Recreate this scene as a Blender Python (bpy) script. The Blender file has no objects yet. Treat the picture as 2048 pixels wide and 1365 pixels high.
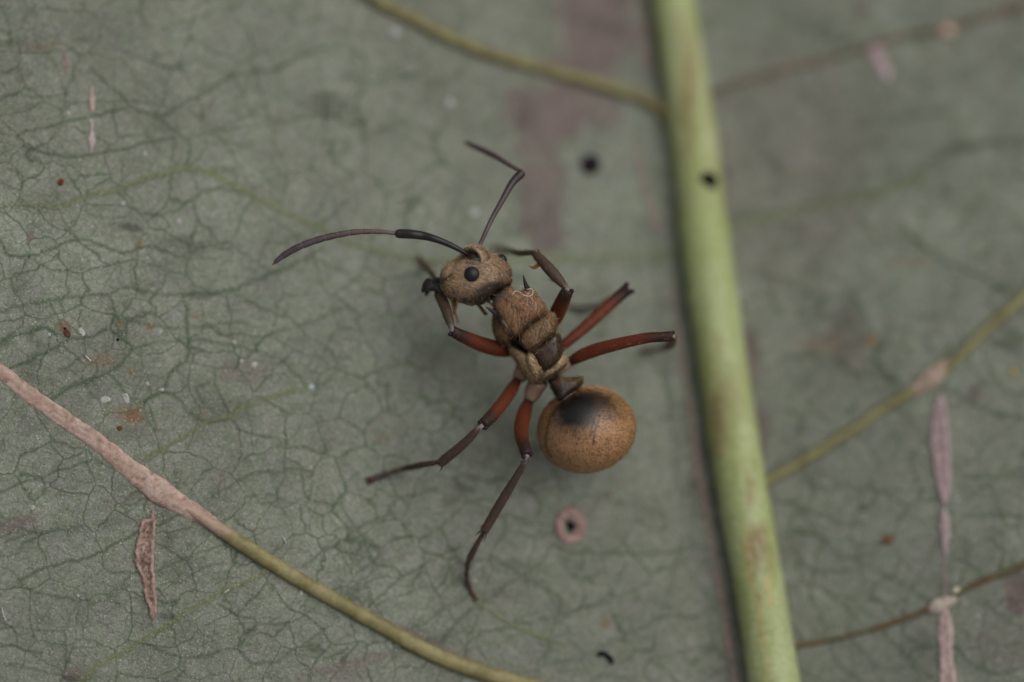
# Ant on the underside of a leaf.  1 Blender unit = 1 cm (unit scale 0.01): the ant is about 9 mm long.
import bpy, bmesh, math, random
import numpy as np
from mathutils import Vector, kdtree

random.seed(7)
RNG = np.random.default_rng(11)
scene = bpy.context.scene
scene.unit_settings.system = 'METRIC'
scene.unit_settings.scale_length = 0.01

# ------------------------------------------------------------------ camera, sky, sun, exposure
CAM_H = 18.963                                   # height of the lens above the plane of focus (z = 0)
cam_d = bpy.data.cameras.new('camera')
cam_d.lens = 200; cam_d.sensor_width = 36
cam_d.clip_start = 0.1; cam_d.clip_end = 2000
cam_d.dof.use_dof = True
cam_d.dof.focus_distance = CAM_H + 0.0
cam_d.dof.aperture_fstop = 0.16
cam_d.dof.aperture_blades = 0
cam = bpy.data.objects.new('camera', cam_d)
scene.collection.objects.link(cam)
cam.location = (0, 0, CAM_H)
scene.camera = cam

SUN_EL, SUN_AZ = math.radians(52), math.radians(52)      # azimuth from +Y towards +X
world = bpy.data.worlds.new('World'); scene.world = world
world.use_nodes = True
wn = world.node_tree; wn.nodes.clear()
wo = wn.nodes.new('ShaderNodeOutputWorld'); wb = wn.nodes.new('ShaderNodeBackground')
ws = wn.nodes.new('ShaderNodeTexSky'); ws.sky_type = 'NISHITA'; ws.sun_disc = False
ws.sun_elevation = SUN_EL; ws.sun_rotation = SUN_AZ; ws.dust_density = 4.0; ws.air_density = 1.0
wh = wn.nodes.new('ShaderNodeHueSaturation'); wh.inputs['Saturation'].default_value = 0.3
wn.links.new(ws.outputs[0], wh.inputs['Color']); wn.links.new(wh.outputs[0], wb.inputs['Color'])
wb.inputs['Strength'].default_value = 0.068
wn.links.new(wb.outputs[0], wo.inputs[0])
sun_d = bpy.data.lights.new('sun', 'SUN'); sun_d.energy = 1.5; sun_d.angle = math.radians(75)
sun_d.color = (1.0, 0.97, 0.93)
sun = bpy.data.objects.new('sun', sun_d); scene.collection.objects.link(sun)
sdir = Vector((math.sin(SUN_AZ) * math.cos(SUN_EL), math.cos(SUN_AZ) * math.cos(SUN_EL), math.sin(SUN_EL)))
sun.rotation_euler = sdir.to_track_quat('Z', 'Y').to_euler()
scene.view_settings.view_transform = 'Standard'; scene.view_settings.look = 'None'
scene.view_settings.gamma = 1.0; scene.view_settings.use_curve_mapping = False
scene.view_settings.exposure = 0.16
scene.cycles.use_denoising = True

# ------------------------------------------------------------------ helpers
PPB = 600.0                                       # photo pixels per unit in the plane of focus
def PX(px, py, z=0.0):
    k = (CAM_H - z) / CAM_H
    return np.array(((px - 1024.0) / PPB * k, -(py - 682.5) / PPB * k, z))

def lin(*c):                                      # sRGB 0..255 -> linear
    return tuple((((v / 255 + 0.055) / 1.055) ** 2.4 if v > 10 else v / 255 / 12.92) for v in c)

def smooth01(t):
    t = np.clip(t, 0, 1); return t * t * (3 - 2 * t)

_tabs = {}
def vnoise(x, y, seed=0):
    """2-D value noise in 0..1"""
    if seed not in _tabs: _tabs[seed] = np.random.default_rng(1000 + seed).random((256, 256))
    T = _tabs[seed]
    xi = np.floor(x).astype(int); yi = np.floor(y).astype(int)
    fx = smooth01(x - xi); fy = smooth01(y - yi)
    a = T[xi & 255, yi & 255]; b = T[(xi + 1) & 255, yi & 255]
    c = T[xi & 255, (yi + 1) & 255]; d = T[(xi + 1) & 255, (yi + 1) & 255]
    return (a * (1 - fx) + b * fx) * (1 - fy) + (c * (1 - fx) + d * fx) * fy
def fbm(x, y, seed=0, octv=4):
    s = 0; amp = 0.5; tot = 0
    for o in range(octv):
        c, q = math.cos(0.7 + 1.1 * o), math.sin(0.7 + 1.1 * o)
        s = s + amp * vnoise((x * c - y * q) * 2 ** o + 7.3 * o, (x * q + y * c) * 2 ** o, seed + o); tot += amp; amp *= 0.55
    return s / tot

def spline(pts, step):
    """Catmull-Rom through the points (rows of any width), resampled about every step (in the first 2 or 3 columns)"""
    P = np.array(pts, float)
    if len(P) == 2:
        n = max(2, int(np.linalg.norm((P[1] - P[0])[:2]) / step) + 1)
        return P[0] + (P[1] - P[0]) * np.linspace(0, 1, n)[:, None]
    E = np.vstack([2 * P[0] - P[1], P, 2 * P[-1] - P[-2]])
    out = []
    for i in range(1, len(E) - 2):
        p0, p1, p2, p3 = E[i - 1], E[i], E[i + 1], E[i + 2]
        n = max(2, int(np.linalg.norm((p2 - p1)[:3]) / step) + 1)
        t = np.linspace(0, 1, n, endpoint=False)[:, None]
        out.append(0.5 * (2 * p1 + (p2 - p0) * t + (2 * p0 - 5 * p1 + 4 * p2 - p3) * t ** 2 + (3 * p1 - p0 - 3 * p2 + p3) * t ** 3))
    out.append(P[-1:]); return np.vstack(out)

def link(o, parent=None):
    scene.collection.objects.link(o)
    if parent: o.parent = parent
    return o
def mesh_obj(name, V, F, mat, parent=None, smooth=True, cols=None, loc=None):
    """one mesh object; loc shifts the origin so that the thing sits at its own base"""
    me = bpy.data.meshes.new(name)
    V = np.asarray(V, float)
    if loc is not None: V = V - np.asarray(loc)
    me.from_pydata([tuple(v) for v in V], [], [tuple(int(i) for i in f) for f in F])
    if cols:
        for an, arr in cols.items():
            a = me.attributes.new(an, 'FLOAT_COLOR', 'POINT')
            arr = np.asarray(arr, float)
            if arr.shape[1] == 3: arr = np.hstack([arr, np.ones((len(arr), 1))])
            a.data.foreach_set('color', arr.astype(np.float32).ravel())
    if smooth: me.polygons.foreach_set('use_smooth', [True] * len(me.polygons))
    me.materials.append(mat); me.update()
    o = bpy.data.objects.new(name, me)
    if loc is not None: o.location = tuple(loc)
    return link(o, parent)
def empty(name, loc):
    o = bpy.data.objects.new(name, None); o.empty_display_size = 0.05; o.location = tuple(loc); return link(o)
def tag(o, label=None, cat=None, group=None, kind=None):
    if label: o['label'] = label
    if cat: o['category'] = cat
    if group: o['group'] = group
    if kind: o['kind'] = kind
    return o
def adopt(o, parent):
    """parent while keeping the place (parents are only moved, never turned)"""
    o.parent = parent; o.location = Vector(o.location) - Vector(parent.location); return o

def tube(path, rad, n=12, flat=1.0, cap=True, up=None):
    """surface swept along path (m x 3) with radii rad; flat scales the depth (z-side) radius"""
    path = np.asarray(path, float); rad = np.asarray(rad, float)
    m = len(path)
    T = np.gradient(path, axis=0); T /= np.linalg.norm(T, axis=1)[:, None] + 1e-12
    u = np.array((0, 0, 1.0)) if up is None else np.array(up, float)
    if abs(T[0] @ u) > 0.92: u = np.array((1.0, 0, 0))
    V = []; N0 = u - T[0] * (u @ T[0]); N0 /= np.linalg.norm(N0)
    for i in range(m):
        N0 = N0 - T[i] * (N0 @ T[i]); N0 /= np.linalg.norm(N0) + 1e-12
        B = np.cross(T[i], N0)
        for k in range(n):
            a = 2 * math.pi * k / n
            V.append(path[i] + rad[i] * (math.cos(a) * B + math.sin(a) * N0 * flat))
    F = []
    for i in range(m - 1):
        for k in range(n):
            k2 = (k + 1) % n
            F.append((i * n + k, i * n + k2, (i + 1) * n + k2, (i + 1) * n + k))
    if cap:
        F.append(tuple(range(n - 1, -1, -1))); F.append(tuple((m - 1) * n + k for k in range(n)))
    return np.array(V), F
def join(parts):
    """[(V, F, C)] -> V, F, C"""
    Vs, Fs, Cs, off = [], [], [], 0
    for p in parts:
        V, F = p[0], p[1]
        Vs.append(V); Fs += [tuple(i + off for i in f) for f in F]
        if len(p) > 2: Cs.append(np.broadcast_to(p[2], (len(V), 3)))
        off += len(V)
    return np.vstack(Vs), Fs, (np.vstack(Cs) if Cs else None)

# ------------------------------------------------------------------ materials
def new_mat(name, rough=0.6, spec=0.4):
    m = bpy.data.materials.new(name); m.use_nodes = True
    nt = m.node_tree; b = nt.nodes['Principled BSDF']
    b.inputs['Roughness'].default_value = rough
    b.inputs['Specular IOR Level'].default_value = spec
    return m, nt, b
def N(nt, kind, **kw):
    n = nt.nodes.new(kind)
    for k, v in kw.items():
        if k in n.inputs: n.inputs[k].default_value = v
        else: setattr(n, k, v)
    return n
def mixc(nt, fac, a, b, mode='MIX'):
    n = nt.nodes.new('ShaderNodeMix'); n.data_type = 'RGBA'; n.blend_type = mode
    for sock, v in ((0, fac), (6, a), (7, b)):
        if isinstance(v, (int, float)): n.inputs[sock].default_value = v
        elif isinstance(v, tuple): n.inputs[sock].default_value = (*v, 1) if len(v) == 3 else v
        else: nt.links.new(v, n.inputs[sock])
    return n.outputs[2]
def ramp(nt, src, *stops):
    n = nt.nodes.new('ShaderNodeValToRGB'); e = n.color_ramp.elements
    while len(e) < len(stops): e.new(0.5)
    for i, (p, c) in enumerate(stops):
        e[i].position = p; e[i].color = (c, c, c, 1) if not isinstance(c, tuple) else (*c, 1)
    nt.links.new(src, n.inputs[0]); return n.outputs[0]
def math_n(nt, op, a, b=0.0):
    n = nt.nodes.new('ShaderNodeMath'); n.operation = op
    for i, v in enumerate((a, b)):
        if isinstance(v, (int, float)): n.inputs[i].default_value = v
        else: nt.links.new(v, n.inputs[i])
    return n.outputs[0]
def noise(nt, scale, detail=3, rough=0.6, coord=None, dist=0.0):
    n = N(nt, 'ShaderNodeTexNoise', Scale=scale, Detail=detail, Roughness=rough, Distortion=dist)
    if coord is not None: nt.links.new(coord, n.inputs['Vector'])
    return n
def bump(nt, bsdf, height, strength, dist, prev=None):
    n = N(nt, 'ShaderNodeBump', Strength=strength, Distance=dist)
    nt.links.new(height, n.inputs['Height'])
    if prev is not None: nt.links.new(prev, n.inputs['Normal'])
    nt.links.new(n.outputs[0], bsdf.inputs['Normal']); return n.outputs[0]
def attr(nt, name):
    n = nt.nodes.new('ShaderNodeAttribute'); n.attribute_name = name; return n
def objco(nt):
    return nt.nodes.new('ShaderNodeTexCoord').outputs['Object']
def geoco(nt):
    return nt.nodes.new('ShaderNodeNewGeometry').outputs['Position']

def tint_mat(name, rough=0.55, spec=0.4, grain=90, gs=0.35, bs=0.25, bd=0.004, sheen=0.0):
    """colour from the mesh's own 'tint', broken up by fine grain"""
    m, nt, b = new_mat(name, rough, spec)
    co = geoco(nt); t = attr(nt, 'tint')
    n1 = noise(nt, grain, 4, 0.65, co)
    f = ramp(nt, n1.outputs['Fac'], (0.3, 1 - gs), (0.7, 1 + gs * 0.6))
    c = mixc(nt, 1.0, t.outputs['Color'], f, 'MULTIPLY')
    nt.links.new(c, b.inputs['Base Color'])
    if bs: bump(nt, b, n1.outputs['Fac'], bs, bd)
    if sheen:
        b.inputs['Sheen Weight'].default_value = sheen; b.inputs['Sheen Roughness'].default_value = 0.45; b.inputs['Sheen Tint'].default_value = (*lin(210, 180, 150), 1)
    return m

# the leaf blade
def blade_material():
    m, nt, b = new_mat('leaf_blade', 0.62, 0.28)
    co = geoco(nt)
    k1 = attr(nt, 'veins').outputs['Color']; k2 = attr(nt, 'stains').outputs['Color']
    s1 = N(nt, 'ShaderNodeSeparateColor'); nt.links.new(k1, s1.inputs[0])
    s2 = N(nt, 'ShaderNodeSeparateColor'); nt.links.new(k2, s2.inputs[0])
    # base colour: grey-green with broad and middling variation
    nb = noise(nt, 1.3, 4, 0.55, co); nm = noise(nt, 9, 4, 0.6, co, 0.4); nf = noise(nt, 55, 5, 0.7, co)
    base = mixc(nt, ramp(nt, nb.outputs['Fac'], (0.36, 0.0), (0.64, 1.0)), lin(114, 118, 104), lin(129, 137, 121))
    base = mixc(nt, ramp(nt, nm.outputs['Fac'], (0.42, 0.0), (0.75, 0.65)), base, lin(118, 114, 104))
    base = mixc(nt, ramp(nt, nf.outputs['Fac'], (0.33, 0.55), (0.60, 0.0)), base, lin(92, 99, 83))
    ng = noise(nt, 30, 4, 0.65, co, 0.6)                     # greyer, faintly violet bloom in small patches
    base = mixc(nt, ramp(nt, ng.outputs['Fac'], (0.45, 0.0), (0.68, 0.75)), base, lin(128, 126, 122))
    ny = noise(nt, 21, 3, 0.6, co, 0.3)
    base = mixc(nt, ramp(nt, ny.outputs['Fac'], (0.52, 0.0), (0.70, 0.5)), base, lin(98, 108, 86))
    nq = noise(nt, 4.2, 5, 0.62, co, 0.5)
    base = mixc(nt, 1.0, base, ramp(nt, nq.outputs['Fac'], (0.34, 0.83), (0.66, 1.14)), 'MULTIPLY')
    # finest veinlets: warped cells inside the meshes of the traced veins
    warp = N(nt, 'ShaderNodeVectorMath', operation='ADD')
    nw = noise(nt, 7, 3, 0.55, co); sc = N(nt, 'ShaderNodeVectorMath', operation='SCALE'); sc.inputs['Scale'].default_value = 0.09
    nt.links.new(nw.outputs['Color'], sc.inputs[0]); nt.links.new(co, warp.inputs[0]); nt.links.new(sc.outputs[0], warp.inputs[1])
    v1 = N(nt, 'ShaderNodeTexVoronoi', feature='DISTANCE_TO_EDGE', Scale=6.6); nt.links.new(warp.outputs[0], v1.inputs['Vector'])
    v2 = N(nt, 'ShaderNodeTexVoronoi', feature='DISTANCE_TO_EDGE', Scale=17.0); nt.links.new(warp.outputs[0], v2.inputs['Vector'])
    e1 = ramp(nt, v1.outputs['Distance'], (0.0, 1.0), (0.030, 0.0)); e2 = ramp(nt, v2.outputs['Distance'], (0.0, 1.0), (0.058, 0.0))
    brk = ramp(nt, noise(nt, 4.5, 2, 0.5, co).outputs['Fac'], (0.28, 0.5), (0.55, 1.0))
    e1 = math_n(nt, 'MULTIPLY', e1, brk)
    f1 = math_n(nt, 'MULTIPLY', e1, 0.9); f2 = math_n(nt, 'MULTIPLY', math_n(nt, 'MULTIPLY', e2, brk), 0.45)
    base = mixc(nt, f1, base, lin(68, 80, 60)); base = mixc(nt, f2, base, lin(80, 91, 72))
    # stains
    base = mixc(nt, s2.outputs[0], base, mixc(nt, ramp(nt, nm.outputs['Fac'], (0.35, 0.0), (0.65, 1.0)), lin(94, 81, 79), lin(110, 98, 93)))
    base = mixc(nt, s2.outputs[1], base, lin(112, 78, 52))
    base = mixc(nt, s2.outputs[2], base, lin(58, 58, 50))
    # traced veins, roughened edges
    rg = ramp(nt, nf.outputs['Fac'], (0.3, 0.55), (0.65, 1.0))
    vf = math_n(nt, 'MULTIPLY', s1.outputs[0], rg)
    base = mixc(nt, math_n(nt, 'MULTIPLY', vf, 0.9), base, lin(58, 74, 50))
    base = mixc(nt, math_n(nt, 'MULTIPLY', s1.outputs[1], 0.85), base, lin(100, 107, 74))
    # tiny pale hairs (pale dots) over the surface
    vp = N(nt, 'ShaderNodeTexVoronoi', feature='F1', Scale=105.0); nt.links.new(co, vp.inputs['Vector'])
    dots = ramp(nt, vp.outputs['Distance'], (0.16, 1.0), (0.30, 0.0))
    keep = ramp(nt, noise(nt, 40, 2, 0.5, co).outputs['Fac'], (0.46, 0.0), (0.60, 1.0))
    dots = math_n(nt, 'MULTIPLY', dots, keep)
    base = mixc(nt, math_n(nt, 'MULTIPLY', dots, 0.55), base, lin(176, 182, 160))
    g1 = noise(nt, 150, 4, 0.7, co); g2 = noise(nt, 85, 2, 0.5, co)
    base = mixc(nt, 1.0, base, ramp(nt, g1.outputs['Fac'], (0.30, 0.72), (0.50, 1.0), (0.72, 1.34)), 'MULTIPLY')
    base = mixc(nt, 1.0, base, ramp(nt, g2.outputs['Fac'], (0.30, 0.84), (0.70, 1.14)), 'MULTIPLY')
    nt.links.new(base, b.inputs['Base Color'])
    p = bump(nt, b, g1.outputs['Fac'], 0.5, 0.006)
    p = bump(nt, b, nf.outputs['Fac'], 0.35, 0.012, p)
    p = bump(nt, b, vp.outputs['Distance'], 0.25, 0.005, p)
    bump(nt, b, math_n(nt, 'ADD', e2, e1), 0.25, 0.004, p)
    nt.links.new(ramp(nt, nf.outputs['Fac'], (0.3, 0.55), (0.7, 0.75)), b.inputs['Roughness'])
    return m

M = {}
M['blade'] = blade_material()
M['vein'] = tint_mat('vein_rind', 0.55, 0.3, 60, 0.22, 0.3, 0.006)
M['cork'] = tint_mat('cork', 0.9, 0.1, 60, 0.30, 0.5, 0.008)
M['cuticle'] = tint_mat('cuticle', 0.36, 0.5, 170, 0.3, 0.3, 0.003)
M['leg'] = tint_mat('leg_cuticle', 0.55, 0.3, 160, 0.35, 0.35, 0.003, 0.05)
M['scape'] = tint_mat('scape_cuticle', 0.4, 0.4, 160, 0.3, 0.2, 0.002)
M['hair'] = tint_mat('pubescence', 0.6, 0.3, 200, 0.1, 0.0)
M['fleck'] = tint_mat('debris', 0.9, 0.1, 120, 0.3, 0.4, 0.004)
def eye_material():
    m, nt, b = new_mat('compound_eye', 0.42, 0.4)
    v = N(nt, 'ShaderNodeTexVoronoi', feature='F1', Scale=420.0); nt.links.new(geoco(nt), v.inputs['Vector'])
    nt.links.new(mixc(nt, ramp(nt, v.outputs['Distance'], (0.2, 0.0), (0.6, 1.0)), lin(34, 33, 40), lin(20, 19, 24)), b.inputs['Base Color'])
    bump(nt, b, v.outputs['Distance'], 0.4, 0.0015); return m
M['eye'] = eye_material()
def ground_material():
    m, nt, b = new_mat('soil', 0.95, 0.1)
    co = geoco(nt); n1 = noise(nt, 1.2, 8, 0.7, co); n2 = noise(nt, 9, 6, 0.7, co)
    c = mixc(nt, ramp(nt, n1.outputs['Fac'], (0.35, 0.0), (0.65, 1.0)), lin(46, 38, 30), lin(92, 76, 58))
    c = mixc(nt, ramp(nt, n2.outputs['Fac'], (0.4, 0.6), (0.6, 0.0)), c, lin(34, 28, 22))
    nt.links.new(c, b.inputs['Base Color']); bump(nt, b, n2.outputs['Fac'], 0.8, 0.2); return m
M['soil'] = ground_material()

# ------------------------------------------------------------------ the leaf: its shape in height
MID = [(1322, -260), (1335, -140), (1351, 0), (1373, 150), (1393, 300), (1409, 450), (1428, 600), (1450, 750), (1471, 900), (1496, 1050), (1522, 1200), (1547, 1365), (1572, 1520), (1590, 1650)]
MIDW = np.interp
_mid = np.array(MID, float)
def mid_x(py): return np.interp(py, _mid[:, 1], _mid[:, 0])
CTRL = [(100, 700, 0.0), (300, 1150, 0.0), (0, 1365, 0.02), (0, 400, -0.06), (740, 960, -0.22), (945, 1190, -0.26), (545, 560, -0.2), (900, 640, -0.42),
        (1200, 620, -0.62), (1140, 1050, -0.42), (1350, 650, -0.72), (1450, 1365, -0.25), (1960, 60, -1.0), (2000, 1200, -0.38), (1900, 750, -0.58),
        (50, 50, -0.24), (700, 30, -0.7), (1150, 50, -0.95), (1330, 300, -0.88), (1600, 1000, -0.55), (1600, 400, -0.85), (600, 1300, -0.08)]
def _feat(px, py):
    x = (px - 1024) / PPB; y = -(py - 682.5) / PPB
    x = 2.1 * np.tanh(x / 2.1); y = 1.9 * np.tanh(y / 1.9)
    d = (px - mid_x(py)) / PPB; d = np.sqrt(d * d + 0.02)
    d = 1.8 * np.tanh(d / 1.8)
    return np.stack([np.ones_like(x), x, y, x * x, x * y, y * y, d], -1)
_c = np.array(CTRL, float)
_A = _feat(_c[:, 0], _c[:, 1])
_coef = np.linalg.solve(_A.T @ _A + 1e-3 * np.eye(7), _A.T @ _c[:, 2])
def leaf_z(px, py):
    px = np.asarray(px, float); py = np.asarray(py, float)
    z = _feat(px, py) @ _coef
    z = z + 0.030 * (fbm(px / 210 + 9, py / 210 + 3, 20, 3) - 0.5) + 0.010 * (fbm(px / 60, py / 60, 24, 2) - 0.5)
    return z
def on_leaf(px, py, dz=0.0):
    z = float(leaf_z(px, py)) + dz
    return PX(px, py, z)

# ------------------------------------------------------------------ veins traced on the blade (zoomed crops of the photograph: offset, scale 2.923)
OFF = {'A': (0, 0), 'B': (0, 450), 'C': (0, 898), 'D': (650, 0), 'E': (1348, 0), 'F': (1348, 450), 'G': (1348, 898), 'H': (650, 898)}
TR = {
'A': [[(0,300),(180,310),(380,290),(500,330)], [(530,390),(620,480),(710,560),(770,630),(850,660),(940,690),(1020,770),(1090,810),(1110,870),(1090,990)],
      [(1090,810),(1250,770),(1450,740),(1700,700),(1850,680),(2046,680)], [(940,690),(1080,600),(1200,550),(1300,480),(1380,440),(1600,410),(1750,330),(1900,280)],
      [(780,320),(880,360),(1010,400),(1060,370),(1200,370),(1340,440)], [(980,140),(1100,130),(1200,80),(1300,50),(1450,10)], [(0,30),(50,130),(70,270)],
      [(0,780),(100,800),(60,870),(0,910)], [(100,800),(160,770),(300,740),(480,690),(650,650),(740,630)], [(140,850),(240,885),(380,915),(540,900),(690,880),(800,850),(1000,810)],
      [(380,915),(440,980),(490,1050),(530,1130)], [(0,570),(100,550),(250,570),(400,550)], [(220,810),(300,880),(380,915)], [(340,1230),(380,1300),(430,1365)],
      [(690,1120),(750,1200),(800,1240),(940,1260),(1000,1330)], [(940,1260),(1060,1210),(1130,1150),(1290,1100)], [(30,980),(130,1030),(110,1110),(0,1060)],
      [(1880,1310),(1970,1230),(2046,1180)], [(520,1140),(520,1250),(640,1280),(800,1240)], [(690,880),(720,990),(690,1110)]],
'B': [[(0,500),(150,465),(300,440),(480,415),(640,400),(740,365),(870,395),(1060,405),(1360,385),(1450,340),(1600,280),(1780,200),(1900,140)],
      [(1360,385),(1450,450),(1550,490),(1680,540),(1750,585),(1850,560),(1960,500),(2046,480)], [(1750,585),(1800,650),(1900,710),(1970,780),(2046,770)],
      [(1970,780),(1960,860),(1900,920),(1780,950)], [(640,400),(670,480),(680,540),(640,600),(770,720),(640,860),(500,910),(350,990),(300,1030)],
      [(640,600),(560,640),(480,655),(400,670),(280,740),(180,790),(60,830)], [(480,655),(495,740),(440,790),(380,830),(340,830)],
      [(770,720),(870,695),(1000,675),(1090,670),(1230,680),(1400,710),(1480,740),(1650,780)], [(1060,405),(1085,480),(1100,560),(1100,660),(1090,780),(1020,840),(950,960),(880,1010),(800,1040)],
      [(1100,610),(1200,590),(1350,575),(1450,580)], [(640,860),(700,930),(760,1010),(860,1040),(900,1150),(920,1200)],
      [(950,960),(1060,1030),(1110,1100),(1200,1140),(1340,1120),(1300,1020),(1250,940),(1160,950),(1200,1050)], [(1340,1120),(1400,1190),(1480,1220),(1600,1240),(1660,1280),(1760,1180)],
      [(1650,780),(1720,860),(1790,950)], [(1420,720),(1380,830),(1270,840),(1250,940)], [(1090,790),(1180,810),(1270,840)],
      [(0,100),(70,180),(180,180),(290,150),(420,90),(520,90),(650,140),(720,170),(860,130),(1000,170)], [(180,180),(230,240),(190,310),(90,380),(95,470)], [(360,0),(430,60),(520,90)],
      [(660,550),(760,545),(850,580),(1090,600)], [(0,690),(60,650),(180,620),(280,610),(390,670)], [(230,240),(330,270),(400,260),(500,250)], [(690,170),(710,260),(700,330),(740,365)],
      [(860,130),(1000,90),(1100,70),(1250,0)], [(1000,170),(1150,200),(1300,190)], [(1090,270),(1120,330),(1150,380)], [(380,670),(350,560),(300,460)], [(480,655),(460,560),(480,500)],
      [(770,1050),(840,880),(950,900)], [(1020,840),(1100,910)], [(1480,740),(1560,650),(1700,600)]],
'C': [[(0,245),(120,200),(240,165),(330,130),(420,100),(540,60)], [(40,540),(250,480),(450,480)], [(120,765),(250,700),(400,660),(560,620),(700,540),(830,480),(960,430),(1060,380)],
      [(0,860),(80,810),(120,765),(60,710),(0,690)], [(120,765),(220,840),(470,880),(600,885),(760,800)], [(470,880),(440,920),(370,1060),(180,1050),(0,1040)], [(370,1060),(390,1150),(380,1280)],
      [(940,800),(1080,760),(1180,700),(1300,670)], [(640,720),(780,720),(930,710),(1080,640),(1220,590),(1350,560)], [(0,1250),(150,1270),(300,1310),(440,1345)],
      [(870,1140),(960,1190),(1090,1215),(1230,1200),(1380,1170),(1480,1250),(1640,1230),(1690,1190)], [(1090,1215),(1080,1300),(980,1365)], [(1480,1250),(1400,1340)],
      [(1380,1170),(1440,1100),(1500,1010),(1380,960),(1280,900)], [(1500,1010),(1660,1020),(1800,960),(1860,900)],
      [(1390,190),(1480,140),(1620,130),(1760,120),(1780,260),(1860,310),(1980,330)], [(1390,190),(1260,270),(1170,330)], [(1760,690),(1860,630),(1960,570),(2046,510)], [(1640,340),(1500,300)],
      [(680,890),(760,950),(860,970)], [(0,1130),(120,1160),(240,1190)], [(120,1160),(200,1080)], [(1640,340),(1700,420),(1720,500),(1700,590)], [(1620,220),(1640,340),(1760,300)],
      [(1860,310),(1820,400),(1810,480)], [(930,900),(1000,960),(1050,1000)], [(1980,980),(1860,1080),(1690,1190)]],
'H': [[(0,590),(90,560),(180,470),(280,420),(370,370),(420,290),(540,260),(660,230)], [(260,920),(350,830),(460,740),(560,690),(650,640),(800,570)],
      [(100,340),(180,470),(250,550),(280,660),(400,690),(460,740)], [(480,1040),(570,930),(700,830),(790,740)], [(680,1140),(760,1030),(860,930),(980,870),(1060,800),(1160,740),(1230,690),(1300,610),(1340,550)],
      [(1160,740),(1060,680),(950,620)], [(1160,740),(1260,800),(1380,870),(1380,970),(1500,930),(1660,900),(1700,800),(1760,660)], [(1340,550),(1420,600),(1600,605),(1760,610),(1900,610),(2046,600)],
      [(1380,970),(1250,1000),(1120,1030),(1020,1060)], [(1660,900),(1700,1000),(1760,1070),(1860,1040),(1960,990),(2046,970)], [(1760,1070),(1740,1180),(1690,1230),(1600,1330)],
      [(1740,1180),(1900,1180)], [(1110,380),(1200,430),(1320,440)], [(100,340),(130,200),(200,130)], [(370,370),(470,450),(520,540)], [(280,660),(180,730)], [(100,620),(160,720)],
      [(330,1280),(430,1200),(560,1150)], [(0,1230),(140,1170)], [(1180,430),(1100,400),(960,360)], [(420,290),(300,220)]],
'D': [[(0,1300),(150,1170),(350,1080),(520,1010),(700,950)], [(100,420),(250,480),(420,470),(600,400)], [(0,900),(140,860),(300,760),(500,720)], [(250,480),(180,620),(230,760)], [(700,950),(640,820),(720,700)],
      [(420,1250),(520,1200),(600,1100)]],
'E': [[(890,1180),(1100,1130),(1250,1110),(1420,1020),(1600,900),(1850,840),(2046,820)], [(1050,770),(1150,720),(1350,690),(1600,640)], [(300,1280),(420,1240),(640,1240),(890,1180)], [(600,100),(800,180),(1000,260)],
      [(1420,1020),(1480,1130),(1640,1200),(1800,1230)]],
'F': [[(1330,0),(1420,90),(1540,180),(1680,250),(1850,330),(1980,420)], [(1200,860),(1330,940)], [(1900,640),(2046,730)], [(1600,950),(1730,1030),(1850,1090),(2046,1130)], [(740,520),(900,450),(1050,400)],
      [(560,300),(700,350),(820,420)], [(1050,400),(1130,560),(1200,700),(1180,860)], [(600,800),(780,760),(950,780),(1100,900)], [(820,1080),(930,1180)]],
'G': [[(640,310),(800,360),(980,430),(1120,440)], [(900,830),(1000,910),(1110,1030)], [(1230,1070),(1330,1160),(1420,1260),(1520,1330)], [(920,1160),(980,1270),(1080,1340)],
      [(1050,1120),(1160,1240),(1260,1290),(1420,1270)], [(1440,850),(1510,900)], [(1650,640),(1740,680),(1830,760)], [(1830,880),(1920,970),(2046,1050)], [(1660,1150),(1750,1260),(1900,1310),(2046,1280)],
      [(720,480),(870,520),(1010,630),(1180,600)], [(840,120),(960,190),(1100,230),(1300,240),(1520,230)], [(1700,150),(1900,170),(2046,160)], [(730,660),(880,720),(1100,700)], [(1010,630),(1240,730),(1440,850)],
      [(0,590),(130,570)], [(0,980),(110,980),(230,910)], [(1700,400),(1860,380),(2046,400)]],
}
TERT = [[(OFF[k][0] + x / 2.923, OFF[k][1] + y / 2.923) for x, y in ln] for k in TR for ln in TR[k]]
WEAK = [  # slender yellow-green side veins lying in the blade: (points, half width)
    ([(112,414),(145,404),(180,390),(236,380),(273,363),(325,346),(373,339),(424,346),(472,373),(527,404),(582,431),(626,451),(665,470),(740,498),(830,520),(960,523),(1100,518),(1230,514),(1355,508)], 6.5),
    ([(164,1358),(205,1329),(246,1302),(298,1274),(342,1247),(383,1216),(424,1196),(462,1175),(506,1158),(534,1141)], 5.5),
    ([(458,833),(486,816),(547,792),(616,778)], 5), ([(458,833),(421,843),(376,867),(328,895),(291,917)], 5),
    ([(0,412),(62,410),(113,414)], 4), ([(1130,1290),(1050,1262),(985,1225),(940,1195)], 3.5),
    ([(1468,452),(1560,430),(1650,405),(1760,385),(1850,350)], 6),
]

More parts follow.
